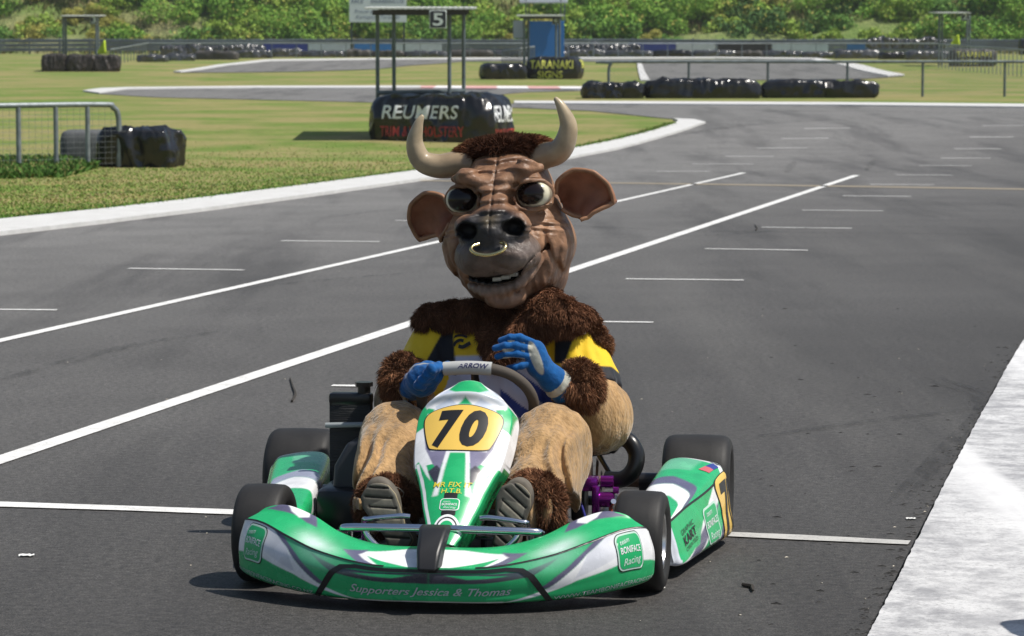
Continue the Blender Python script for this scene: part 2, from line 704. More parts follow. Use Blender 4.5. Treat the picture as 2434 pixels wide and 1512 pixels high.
M_APRON = paint('apron_paint', (.64, .64, .64), .9, .15, 3, (.36, .36, .37), (R(12.5), (2.4, .04, 1)))
m, n, l, b = nodes_mat('kerb_stripes')
v0 = N_map(n, l)
wv = n.new('ShaderNodeTexWave')
wv.inputs['Scale'].default_value = .16
wv.inputs['Distortion'].default_value = .3
l.new(v0, wv.inputs['Vector'])
c = N_mix(n, l, N_range(n, l, wv.outputs['Fac'], .48, .52), (.80, .79, .78), (.62, .30, .28))
c = N_mix(n, l, N_range(n, l, N_noise(n, l, v0, 3, 5), .4, .7, 0, .5), c, (.72, .66, .64))
l.new(c, b.inputs['Base Color'])
b.inputs['Roughness'].default_value = .75
M_STRIPE = m

# ---------------------------------------------------------------- ground, track, kerbs
grd = sheet('ground', [(-220, -40), (220, -40), (220, 299), (-220, 299)], -.012, M_GRASS)
tag(grd, 'grass paddock rising gently to the bank', 'ground', kind='structure')

edge_in = gp([(-3314, 1000), (-700, 652), (-300, 600), (0, 560), (250, 531), (500, 500), (750, 466), (1000, 430), (1200, 402), (1350, 378), (1470, 355), (1570, 328), (1640, 306), (1672, 295)])
edge_back = gp([(1650, 288), (1560, 279), (1400, 263), (1230, 256), (1050, 250), (880, 243), (608, 236.5), (366, 231), (236, 223), (200, 218)])
hair_top = gp([(300, 212), (600, 210), (880, 209.5), (1101, 211), (1380, 212), (1560, 212.5), (1560, 216), (1380, 216), (1250, 219), (1150, 228), (1160, 240), (1222, 247), (1500, 248.5), (2000, 251), (2434, 256), (2900, 262)])
right = [(60, 60), (60, -30), (-14, -30)]
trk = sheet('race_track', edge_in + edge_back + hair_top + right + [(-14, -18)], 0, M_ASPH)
tag(trk, 'grey asphalt kart track with white grid markings', 'track', kind='structure')

def strip(name, top, bot, lift, m, thick=.05, parent=None, kind='structure', lab=None):
    o = sheet(name, gp(top) + gp(bot[::-1]), lift, m, parent, thick)
    if kind and not parent: tag(o, lab, 'kerb' if lab else None, kind=kind)
    return o
strip('kerb', [(-2946, 872.6), (-700, 605), (-300, 565), (0, 529), (250, 503), (500, 474), (750, 442), (1000, 408), (1200, 381), (1350, 358), (1470, 335), (1560, 312), (1605, 297), (1612, 289), (1600, 285)],
      [(-3314, 1000), (-700, 652), (-300, 600), (0, 560.5), (250, 531.5), (500, 500.5), (750, 466.5), (1000, 430.5), (1200, 402.5), (1350, 378.5), (1470, 355.5), (1570, 328.5), (1642, 306), (1677, 294), (1650, 287)],
      .035, M_KERB, lab='wide white painted kerb round the infield grass')
strip('kerb', [(1222, 242), (1500, 243), (2000, 245.5), (2434, 249.5), (2900, 256)], [(1222, 247.5), (1500, 249), (2000, 251.5), (2434, 256.5), (2900, 262.5)],
      .03, M_KERB, lab='white line kerb along the far side of the track')
strip('kerb', [(197, 217), (236, 211.5), (300, 209), (600, 206), (1000, 205.2)], [(236, 222.5), (300, 213), (420, 211.5), (600, 210.5), (1000, 210.2)], .03, M_KERB, lab='white hairpin kerb on the left')
strip('kerb', [(1000, 205.5), (1101, 206), (1380, 207.5), (1560, 208)], [(1000, 210.5), (1101, 211.5), (1380, 212.5), (1560, 213)], .03, M_STRIPE, lab='red and white striped kerb behind the marshal post')
# far loop of the circuit
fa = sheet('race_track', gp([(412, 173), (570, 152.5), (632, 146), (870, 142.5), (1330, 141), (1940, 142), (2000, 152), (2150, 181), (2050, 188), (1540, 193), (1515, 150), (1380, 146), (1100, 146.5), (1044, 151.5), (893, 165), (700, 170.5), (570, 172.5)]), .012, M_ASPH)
tag(fa, 'far loop of the asphalt kart track', 'track', kind='structure')
strip('kerb', [(412, 171.5), (500, 159), (570, 150), (632, 143.3), (870, 140.2), (1330, 138), (1700, 137.2), (1941, 139.5)], [(430, 173), (510, 162), (580, 153), (640, 146.3), (870, 143), (1330, 141), (1700, 140), (1935, 142.5)], .05, M_KERB, lab='white kerb along the far loop')
strip('kerb', [(1941, 139.5), (2025, 152), (2150, 179)], [(1920, 142), (1995, 155), (2110, 182)], .05, M_KERB, lab='slanting white kerb where the far loop turns away')
strip('kerb', [(1513, 149), (1523, 149)], [(1523, 193), (1545, 193)], .05, M_KERB, lab='short white kerb at the start of the far asphalt')
_e = catmull(gp([(2560, 620), (2434, 812), (2350, 960), (2270, 1110), (2200, 1252), (2130, 1392), (2068, 1514), (2010, 1640)]), 26)
_rj = np.random.default_rng(3)
_e = [(p[0] + _rj.normal(0, .0012), p[1]) for p in _e]
_e = gp([(2900, 460), (2700, 500)]) + _e + [(-.6, 0), (-1.2, -4)]
apr = sheet('concrete_apron', _e + [(p[0] + 3.4, p[1]) for p in _e[::-1]], .014, M_APRON, thick=.04)
tag(apr, 'weathered white painted concrete apron beside the track', 'apron', kind='structure')

# painted markings: each a strip of paint on the track
def mark(pts, m=M_LINE, name='painted_line', lift=.004):
    return sheet(name, gp(pts), lift, m, trk)
def lane(a, b, wa):
    """long lane line between two sightings, constant real width"""
    A, B = G(*a), G(*b)
    d = (B - A).xy.normalized()
    p = Vector((-d.y, d.x)) * wa / 2
    A2, B2 = A.xy - d * 6, B.xy
    return sheet('lane_line', [A2 + p, B2 + p, B2 - p, A2 - p], .004, M_LINE, trk)
lane((0, 811), (1768, 411), .075)
lane((0, 1095), (2036, 417), .092)
D1 = [(789, 860, 918, 919), (1430, 1553, 766, 767.5), (1487, 1768, 664, 667), (1675, 1920, 592, 596), (1810, 2025, 541, 543.5), (1907, 2100, 500, 502), (2003, 2165, 466, 467.5), (2068, 2220, 439, 440), (2128, 2265, 416, 417), (2185, 2310, 394, 394.5), (2235, 2355, 376, 376.5), (2268, 2380, 354, 354), (2305, 2408, 326, 326), (2335, 2460, 299, 298.5),
      (-140, 135, 736, 738), (305, 580, 639, 643), (668, 903, 573, 575.5), (940, 1150, 525, 527), (1560, 1688, 408, 408), (1645, 1790, 390, 390.5), (1725, 1838, 372, 372), (1798, 1918, 352.5, 352), (1858, 1970, 330, 329), (1912, 2020, 306, 305)]
for (u0, u1, va, vb) in D1:
    A, B = G(u0, va), G(u1, vb)
    d = (B - A).xy.normalized()
    p = Vector((-d.y, d.x)) * (.030 if va > 480 else .040)
    sheet('grid_slot_line', [A.xy + p, B.xy + p, B.xy - p, A.xy - p], .004, M_LINE, trk)
mark([(-200, 1189), (0, 1195), (300, 1205), (620, 1216), (620, 1228), (300, 1216), (0, 1207), (-200, 1202)], name='start_line')
mark([(620, 1216), (1100, 1235), (1700, 1266), (1900, 1274), (2165, 1288), (2158, 1297), (1900, 1286), (1700, 1276), (1100, 1246), (620, 1228)], M_LINE_OLD, name='start_line')
mark([(980, 428.5), (1500, 435), (2000, 442), (2700, 453.5), (2700, 456), (2000, 444.5), (1500, 437.2), (980, 430.5)], M_YLINE, name='timing_line')

# tyre bits, twigs and grit swept to the edge of the track: nobody could count them
rg = np.random.default_rng(5)
V, F = [], []
for k in range(330):
    t = rg.random()
    if k < 250:
        p = G(2434 - 366 * t - abs(rg.normal()) * 30, 815 + 697 * t)
    else:
        p = G(rg.uniform(1780, 2380), rg.uniform(700, 1500))
    s = rg.uniform(.0015, .006) if k < 318 else rg.uniform(.006, .012)
    a = rg.uniform(-.5, .5)
    L = s * rg.uniform(1, 3.2)
    h = .002 + s * .3
    q = len(V)
    for (dx, dy, z) in ((-L, -s * .4, .001), (L, -s * .3, .001), (L * .8, s * .4, .001), (-L * .9, s * .3, .001), (0, 0, h), (L * .4, .1 * s, h * .8)):
        V.append((p.x + dx * math.cos(a) - dy * math.sin(a), p.y + dx * math.sin(a) + dy * math.cos(a), zt(p.y) + z))
    F += [(q, q + 1, q + 5, q + 4), (q + 1, q + 2, q + 5), (q + 2, q + 3, q + 4, q + 5), (q + 3, q, q + 4)]
o = mk('rubber_crumbs', V, F, mat('rubber_crumb', (.018, .017, .016), .8), smooth=False)
tag(o, 'dark crumbs of tyre rubber and twigs scattered beside the apron', 'debris', kind='stuff')
V, F = [], []
for k in range(70):
    p = G(rg.uniform(0, 2300), rg.uniform(560, 1500)) if k > 26 else G(2434 - 366 * rg.random() ** 1 - abs(rg.normal()) * 40, rg.uniform(820, 1500))
    s = rg.uniform(.003, .007)
    q = len(V)
    a = rg.uniform(0, 3)
    for (dx, dy, z) in ((-s, 0, .001), (0, -s * .6, .002), (s, .2 * s, .001), (0, s * .6, .003)):
        V.append((p.x + dx * math.cos(a) - dy * math.sin(a), p.y + dx * math.sin(a) + dy * math.cos(a), zt(p.y) + z))
    F += [(q, q + 1, q + 2, q + 3)]
o = mk('pale_grit', V, F, mat('pale_grit', (.6, .55, .45), .8), smooth=False)
tag(o, 'pale specks of grit on the asphalt', 'debris', kind='stuff')
# white scraps lying on the track
M_SCRAP = mat('scrap_white', (.75, .75, .72), .6)
def scrap(u, v, wd, lab):
    p = G(u, v)
    Vv, Ff = [], []
    for i in range(7):
        for j in range(4):
            x, y = (i / 6 - .5) * wd * (1 - .35 * abs(j / 3 - .5)), (j / 3 - .5) * wd * .7
            Vv.append((x, y, .003 + .25 * wd * abs(math.sin(i * 1.3 + j)) * .3))
            if i < 6 and j < 3: Ff.append((i * 4 + j, i * 4 + 4 + j, i * 4 + 5 + j, i * 4 + 1 + j))
    return tag(mk('paper_scrap', Vv, Ff, M_SCRAP, loc=p), lab, 'litter')
scrap(63, 1323, .045, 'small white paper scrap on the asphalt at the lower left')
scrap(1572, 1400, .022, 'tiny white scrap beside the front tyre')
scrap(2165, 1235, .032, 'crumpled white scrap at the edge of the apron')
def twig(u, v, du, dv, lab):
    a, c = G(u, v), G(u + du, v + dv)
    p = [(a + (c - a) * t + Vector((.012 * math.sin(5 * t), 0, .006))) - a for t in (0, .3, .6, 1)]
    return tag(MB().tube(p, [.005, .006, .005, .003], 6, 4).build('twig', mat('twig_bark', (.03, .025, .02), .9), loc=a), lab, 'twig')
twig(694, 957, 2, -55, 'thin dark twig on the asphalt left of the radiator')
twig(1796, 549, 1, -14, 'short dark twig near the grid lines')
twig(1765, 1395, 35, 14, 'dark curled rubber strip right of the kart')

# rubber laid down by sliding tyres
m, n, l, b = nodes_mat('skid_rubber')
b.inputs['Base Color'].default_value = (.022, .021, .021, 1)
b.inputs['Roughness'].default_value = .7
l.new(N_range(n, l, N_noise(n, l, N_map(n, l, R(30), (3, .6, 1)), 5, 6, .75), .42, .70, 0, .40), b.inputs['Alpha'])
M_SKID = m
for pts, wd in [([(0, 470), (330, 455), (620, 430), (860, 400)], .16), ([(-40, 505), (300, 480), (640, 447), (900, 415)], .13), ([(0, 905), (140, 868), (330, 820), (520, 790)], .10), ([(760, 520), (1000, 500), (1500, 545), (2434, 560)], .10), ([(1300, 570), (1700, 560), (2000, 540), (2434, 545)], .08),
                ([(560, 690), (760, 668), (980, 650)], .08), ([(2200, 900), (2330, 960), (2230, 1080), (2110, 1200)], .05), ([(2240, 900), (2362, 960), (2262, 1080), (2140, 1200)], .05), ([(1800, 1040), (2100, 1000), (2434, 960)], .07), ([(1560, 330), (1760, 300), (2000, 285), (2434, 280)], .35), ([(1700, 262), (2100, 266), (2434, 272)], .6), ([(1868, 413), (1888, 384)], .12), ([(2058, 408), (2080, 378)], .10)]:
    Q = catmull([tuple(G(u, v)[:2]) for u, v in pts], 10)
    T = np.gradient(Q, axis=0); T /= np.linalg.norm(T, axis=1)[:, None]
    tp = np.sin(np.linspace(.12, math.pi - .12, len(Q)))[:, None] ** .5
    Nn = np.c_[-T[:, 1], T[:, 0]] * wd / 2 * tp
    sheet('skid_mark', [tuple(q) for q in Q + Nn] + [tuple(q) for q in (Q - Nn)[::-1]], .007, M_SKID, trk)

# ---------------------------------------------------------------- grass blades of the infield edge
inf = gp([(-40, 527), (250, 502), (500, 473), (750, 441), (1000, 407), (1200, 380), (1350, 357), (1470, 334), (1560, 311), (1600, 297), (1560, 282), (1400, 266), (1200, 262), (880, 252), (600, 250), (300, 250), (-40, 250)])
xs, ys = [p[0] for p in inf], [p[1] for p in inf]
px, py = rg.uniform(min(xs), max(xs), 420000), rg.uniform(min(ys), max(ys), 420000)
k = poly_in(px, py, inf) & (rg.random(420000) < np.clip((30 / py) ** 2, 0, 1) * np.clip((50 - py) / 16, 0, 1))
px, py = px[k][:60000], py[k][:60000]
pz = np.interp(py, BREAKS, _bz) - .012
NZ = np.tile((0, 0, 1.), (len(px), 1))
patch = .5 + .5 * vnoise(np.c_[px, py, 0 * px] * .5, 3)
V, F = blades(np.c_[px, py, pz], NZ, .026, .008, 0, .9, 4)
gc = np.where((rg.random(len(px)) < .10 + .75 * patch ** 2)[:, None], (.37, .32, .13), (.17, .27, .05)) * rg.uniform(.92, 1.12, (len(px), 1))
o = mk_np('infield_grass', V, F, mat('grass_blade', attr=True, rough=.8, spec=.2), col=np.repeat(gc, 5, 0))
tag(o, 'short green and straw coloured grass of the infield', 'grass', kind='stuff')
# ragged grass fringe along the kerb
A = np.array(gp([(-40, 529), (250, 503), (500, 474), (750, 442), (1000, 408), (1200, 381), (1350, 358), (1470, 335), (1560, 312), (1605, 297)]))
t = rg.random(16000) * (len(A) - 1)
i = t.astype(int)
fr = (t - i)[:, None]
Pq = A[i] * (1 - fr) + A[i + 1] * fr + np.c_[rg.normal(0, .05, 16000) - .02, np.abs(rg.normal(0, .25, 16000)) - .05]
V, F = blades(np.c_[Pq, np.interp(Pq[:, 1], BREAKS, _bz)], np.tile((0, 0, 1.), (16000, 1)), .075, .008, .2, .5, 8)
gc = np.where((rg.random(16000) < .2)[:, None], (.36, .32, .12), (.13, .25, .04)) * rg.uniform(.6, 1.3, (16000, 1))
o = mk_np('kerb_grass', V, F, MATS['grass_blade'], col=np.repeat(gc, 5, 0))
tag(o, 'longer green grass fringe along the infield kerb', 'grass', kind='stuff')
# weeds under the near fence
q = gp([(-60, 380), (170, 385), (232, 398), (150, 420), (-60, 425)])
xs, ys = [p[0] for p in q], [p[1] for p in q]
px, py = rg.uniform(min(xs), max(xs), 30000), rg.uniform(min(ys), max(ys), 30000)
k = poly_in(px, py, q)
px, py = px[k][:9000], py[k][:9000]
V, F = blades(np.c_[px, py, np.interp(py, BREAKS, _bz)], np.tile((0, 0, 1.), (len(px), 1)), .19, .016, .3, .6, 9)
gc = np.where((rg.random(len(px)) < .2)[:, None], (.22, .22, .07), (.08, .17, .03)) * rg.uniform(.5, 1.4, (len(px), 1))
o = mk_np('weeds', V, F, MATS['grass_blade'], col=np.repeat(gc, 5, 0))
tag(o, 'bushy green weeds at the foot of the near pipe fence', 'weeds', kind='stuff')
# ================================================================ bank and its shrubs
def bank_z(y):
    return 2.5 + np.interp(y, [198, 204, 216, 250, 290], [0, 1.2, 8.0, 24, 34])
m, n, l, b = nodes_mat('bank_growth')
v0 = N_map(n, l)
a1, a2 = N_noise(n, l, v0, .18, 5, .6), N_noise(n, l, v0, 1.6, 6, .7)
c = N_mix(n, l, N_range(n, l, a1, .38, .62), (.19, .29, .06), (.36, .34, .15))
c = N_mix(n, l, N_range(n, l, a2, .45, .7, 0, .6), c, (.08, .14, .03))
l.new(c, b.inputs['Base Color'])
b.inputs['Roughness'].default_value = .95
N_bump(n, l, b, a2, 1, .6)
V, F = [], []
ny = [198, 201, 204, 207, 210, 213, 216, 220, 226, 234, 250, 290]
nx = 90
for j, y in enumerate(ny):
    for i in range(nx + 1):
        x = -110 + 220 * i / nx
        q = np.array([x * .05, y * .08, 0.])
        V.append((x, y, float(bank_z(y)) + (.9 * float(vnoise(q, 2)) if 0 < j < len(ny) - 1 else -.3)))
        if i < nx and j < len(ny) - 1:
            k = j * (nx + 1) + i
            F.append((k, k + 1, k + nx + 2, k + nx + 1))
o = mk('hillside', V, F, m)
tag(o, 'steep bank covered in scrub behind the circuit', 'hillside', kind='structure')

def shrub_mesh(seed, col, rad=1.5, n=2600):
    rg = np.random.default_rng(seed)
    cl = [(rg.normal(0, .5 * rad), rg.normal(0, .45 * rad), abs(rg.normal(.55, .35)) * rad, rg.uniform(.35, .7) * rad) for _ in range(9)]
    C = np.array(cl)
    k = rg.integers(0, len(C), n)
    d = rg.normal(size=(n, 3))
    d /= np.linalg.norm(d, axis=1)[:, None]
    rr = C[k, 3] * rg.uniform(.55, 1.05, n)
    P = C[k, :3] + d * rr[:, None] * (1, 1, .9)
    keep = P[:, 2] > -.2
    P, d = P[keep], d[keep]
    n = len(P)
    Nn = d + .7 * rg.normal(size=(n, 3))
    Nn /= np.linalg.norm(Nn, axis=1)[:, None]
    T = np.cross(Nn, rg.normal(size=(n, 3)))
    T /= np.linalg.norm(T, axis=1)[:, None]
    B = np.cross(Nn, T)
    s = rg.uniform(.05, .13, n)[:, None]
    Vq = np.stack([P - T * s * 1.5, P - B * s * .6, P + T * s * 1.5, P + B * s * .6], 1).reshape(-1, 3)
    Fq = np.arange(4 * n).reshape(-1, 4)
    cc = np.array(col) * 1.85 * (1.05, 1, .75) * rg.uniform(.75, 1.25, (n, 1))
    cc = np.where((rg.random(n) < .06)[:, None], (.45, .42, .10), cc)
    return Vq, Fq, np.repeat(cc, 4, 0)
M_LEAF = mat('shrub_leaf', attr=True, rough=.7, spec=.2)
protos = []
for i, (cl, rd) in enumerate([((.085, .175, .03), 1.6), ((.06, .13, .03), 1.5), ((.13, .20, .04), 1.3), ((.035, .08, .025), 1.4), ((.20, .20, .06), 1.2), ((.10, .19, .035), 1.9)]):
    Vq, Fq, cq = shrub_mesh(50 + i, cl, rd)
    protos.append(mk_np('shrub', Vq, Fq, M_LEAF, col=cq))
rg = np.random.default_rng(11)
KN = ['leafy green shrub growing on the bank', 'mid green bushy shrub on the bank', 'light green feathery shrub on the bank', 'dark green dense shrub on the bank', 'straw coloured dry bush on the bank', 'large spreading green shrub on the bank']
used = [False] * 6
cnt = 0
for k in range(290):
    y = 200.5 + 13.5 * rg.random() ** 1.0
    x = rg.uniform(-.182, .182) * y
    pn = float(vnoise(np.array([x * .045, y * .03, .3]), 5))
    i = int(rg.choice(6, p=[.24, .18, .26, .08, .08, .16])) if pn > -.35 else int(rg.choice(6, p=[.1, .1, .2, .1, .4, .1]))
    s = rg.uniform(.6, 1.2) * (.75 if i == 4 else 1)
    o = protos[i] if not used[i] else inst(protos[i])
    used[i] = True
    o.location = (x, y, float(bank_z(y)) - .15)
    o.rotation_euler = (R(rg.uniform(-12, 12)), R(rg.uniform(-12, 12)), rg.uniform(0, 6.3))
    o.scale = (s, s, s * rg.uniform(.75, 1.15))
    tag(o, KN[i], 'shrub', 'shrubs on the bank')
# dry grass between the shrubs
n_ = 40000
yy = 198.5 + 16 * rg.random(n_)
xx = rg.uniform(-.185, .185, n_) * yy
V, F = blades(np.c_[xx, yy, bank_z(yy) - .1], np.tile((0, -.2, 1.), (n_, 1)), .65, .05, .2, .4, 3)
gc = np.where((rg.random(n_) < .5)[:, None], (.27, .23, .10), (.13, .18, .04)) * rg.uniform(.6, 1.3, (n_, 1))
o = mk_np('bank_grass', V, F, MATS['grass_blade'], col=np.repeat(gc, 5, 0))
tag(o, 'tall dry grass between the shrubs on the bank', 'grass', kind='stuff')

# ================================================================ plastic-wrapped tyre bundles
M_WRAP = mat('black_wrap', (.011, .011, .012), .2, spec=.6, bump=1, bscale=2.6, bdetail=3, bdist=.10, ridged=True, vary=.35, vscale=3, rvary=.08, stretch=(1, 1, .6))
M_DUSTY = mat('dusty_wrap', (.045, .044, .045), .5, spec=.4, bump=.6, bscale=6, bdetail=5, bdist=.04, vary=.4, vscale=2.5, vcol=(.10, .085, .06), rvary=.1)
def wrap_fn(a, b, H, seed, rip=.55, amp=.03, pw=7.):
    """outline of a bundle: superellipse plan, bulging wall; returns side(theta, z) and front(x, z)"""
    def prof(z):
        t = np.clip(z / H, 0, 1)
        return .86 + .14 * (1 - np.abs(2 * t - .9) ** 3.2 / 1.35)
    def wrk(P):
        q = P.astype(float)
        return amp * (.6 * vnoise(q * (.8, .8, .6) / .8, seed) - .9 * np.abs(vnoise(q * (.9, .9, .5) / .7, seed + 1)) + .3 * vnoise(q * (2.4, 2.4, 1.0) / .7, seed + 2) - .35 * np.abs(vnoise(q * (2.2, 2.2, 1.1) / .6, seed + 3))) + .22 * amp * np.cos(q[..., 0] * 2 * math.pi / rip)
    def side(th, z):
        c_, s_ = np.cos(th), np.sin(th)
        r = (np.abs(c_ / a) ** pw + np.abs(s_ / b) ** pw) ** (-1 / pw)
        P = np.stack([r * c_, r * s_, z + 0 * r], -1)
        k = prof(z) + wrk(P) / np.maximum(r, .15)
        P[..., :2] *= k[..., None]
        return P
    def front(x, z):
        th = np.arctan2(-b * np.maximum(1e-6, 1 - np.abs(np.clip(x / a, -.999, .999)) ** pw) ** (1 / pw), x)
        P = side(th, z)
        P[..., 0] = x * .97
        return P
    def flank(y, z):
        th = np.arctan2(y, a * np.maximum(1e-6, 1 - np.abs(np.clip(y / b, -.999, .999)) ** pw) ** (1 / pw))
        return side(th, z)
    return side, front, flank, wrk
def wrap(name, loc, rz, L, W, H, seed, m=None, nth=150, nz=22, amp=.03, parent=None, rip=.55):
    a, b = L / 2, W / 2
    side, front, flank, wrk = wrap_fn(a, b, H, seed, rip, amp)
    th = np.linspace(0, 2 * math.pi, nth, endpoint=False)
    # crowd the columns towards the long faces
    th = np.arctan2(np.sin(th) * b, np.cos(th) * a)
    V, F = [], []
    zs = np.linspace(-.03, H * .93, nz)
    for z in zs:
        V += list(side(th, np.full(nth, z)))
    top = side(th, np.full(nth, H * .93))
    rings = [(.93, .985), (.8, 1.02), (.55, 1.03), (.25, 1.02)]
    for s, hz in rings:
        P = top.copy()
        P[:, :2] *= s
        P[:, 2] = H * hz + .9 * wrk(P * (1, 1, 1.7))
        V += list(P)
    V.append((0, 0, H * 1.0))
    nr = nz + len(rings)
    for j in range(nr - 1):
        for i in range(nth):
            i2 = (i + 1) % nth
            F.append((j * nth + i, j * nth + i2, (j + 1) * nth + i2, (j + 1) * nth + i))
    for i in range(nth):
        F.append(((nr - 1) * nth + i, (nr - 1) * nth + (i + 1) % nth, len(V) - 1))
    o = mk(name, V, F, m or M_WRAP, parent, loc=loc, rot=(0, 0, rz))
    return o, front, flank
M_WPAINT = mat('banner_white', (.82, .84, .86), .5)
M_RPAINT = mat('banner_red', (.42, .045, .03), .6, vary=.5, vscale=8)
M_YPAINT = mat('banner_yellow', (.62, .62, .12), .6, vary=.4, vscale=6)
M_FADED = mat('banner_faded', (.35, .33, .28), .6)

# ---------------------------------------------------------------- shelters of the marshals
M_GALV = mat('galvanised', (.24, .27, .28), .5, .5, vary=.25, vscale=9)
M_POST = mat('weathered_post', (.13, .16, .17), .55, .3, vary=.3, vscale=6)
M_ROOF = mat('roof_sheet', (.55, .57, .52), .5, .1, vary=.15)
M_FASCIA = mat('fascia', (.05, .045, .045), .7)
M_SIGNB = mat('sign_black', (.03, .035, .04), .5)
M_SIGNW = mat('sign_white', (.60, .66, .62), .5)
def shelter(posts, roof, digit, sign, lab, r=.035, fascia=True, cat='shelter'):
    """posts: (u, v_base, v_top, Y) ; roof: corners in world ; sign: centre (u,v,Y), size"""
    p0 = at(posts[0][0], posts[0][1], posts[0][3])
    root = empty('marshal_post', (p0.x, p0.y, zt(p0.y)))
    tag(root, lab, cat)
    o3 = Vector(root.location)
    for (u, vt, Y) in [(q[0], q[2], q[3]) for q in posts]:
        t = at(u, vt, Y)
        MB().tube([Vector((t.x, t.y, zt(Y) - .05)) - o3, t - o3], r, 10).build('post', M_POST, root)
    (u0, u1, vf, Yf, vb, Yb, th) = roof
    A, B_ = at(u0, vf, Yf), at(u1, vf, Yf)
    zb = at(u0, vb, Yb).z
    V, F = [], []
    nn = 40
    for i in range(nn + 1):
        x = A.x + (B_.x - A.x) * i / nn
        rp = .004 * math.cos(i * math.pi)
        for (y, z) in ((Yf, A.z + rp), (Yb, zb + rp), (Yb, zb + th + rp), (Yf, A.z + th + rp)):
            V.append((x - o3.x, y - o3.y, z - o3.z))
        if i < nn:
            k = 4 * i
            F += [(k + a, k + 4 + a, k + 4 + (a + 1) % 4, k + (a + 1) % 4) for a in range(4)]
    F += [(0, 1, 2, 3), (4 * nn + 3, 4 * nn + 2, 4 * nn + 1, 4 * nn)]
    mk('roof', V, F, M_ROOF, root, smooth=False)
    if fascia:
        w_ = B_.x - A.x
        mbx = MB().box(((A.x + B_.x) / 2 - o3.x, Yf + .12 - o3.y, A.z - .05 - o3.z), (w_ * .86, .04, .085))
        mbx.build('fascia_board', M_FASCIA, root)
        MB().box(((A.x + B_.x) / 2 - o3.x, Yb - .12 - o3.y, zb - .05 - o3.z), (w_ * .86, .04, .085)).build('fascia_board', M_FASCIA, root)
    (su, sv, sY, sw, sh) = sign
    c_ = at(su, sv, sY) - o3
    sp = MB().box(c_, (sw, .02, sh), .006).build('number_sign', M_SIGNW, root)
    fn = plane_fn((c_.x, c_.y - .0125, c_.z), (1, 0, 0), (0, 0, 1))
    pr = rrect(0, 0, sw * .92, sh * .92, sw * .12)
    decal('sign_face', np.array(pr), [list(range(len(pr)))], fn, M_SIGNB, sp, 5)
    decal_text(digit, (0, -sh * .33), sh * .66, fn, M_SIGNW, sp, .02, name='digit', step=5, lift=.004, width=sw * .6)
    return root
# post 5, close behind the kerb
sh5 = shelter([(897, 343, 30, 50.5), (936, 343, 30, 51.3), (1068, 343, 30, 50.3), (1102, 343, 30, 51.1)], (866, 1129, 22.5, 49.5, 20, 52.0, .03), '5', (1041, 46, 49.05, .285, .30),
              'open grey shelter on four posts with a number 5 sign above the bundle', )
o3 = Vector(sh5.location)
A, B_ = at(897, 221, 50.4), at(1106, 217, 50.4)
MB().tube([A - o3, B_ - o3], .04, 8).build('rail', M_POST, sh5)
A = G(1030, 344)
wloc = Vector((at(1034, 343, 49.3).x, 50.1, zt(50.1) - .12))
w5, fr5, fl5 = wrap('tyre_bundle', wloc + Vector((.11, -.1, 0)), R(-25), 2.36, 1.25, .87, 3, nth=200, nz=30, amp=.05, rip=.7)
tag(w5, 'large black plastic wrapped tyre bundle with white REUMERS lettering', 'tyre barrier')
decal_text('REUMERS', (-.12, .47), .215, fr5, M_WPAINT, w5, .014, .18, 1.50, step=.05, lift=.014)
decal_text('TRIM & UPHOLSTERY', (-.10, .17), .17, fr5, M_RPAINT, w5, .006, 0, 1.62, step=.05, lift=.012)
decal_text('06-757 7880', (-.15, .02), .09, fr5, M_FADED, w5, .0, .2, .95, step=.05, lift=.012)
decal_text('REUMERS', (.02, .42), .26, fl5, M_WPAINT, w5, .012, .1, .78, step=.05, lift=.012)
decal_text('TRIM & UPHOLSTERY', (.02, .10), .2, fl5, M_RPAINT, w5, .006, 0, .8, step=.05, lift=.012)

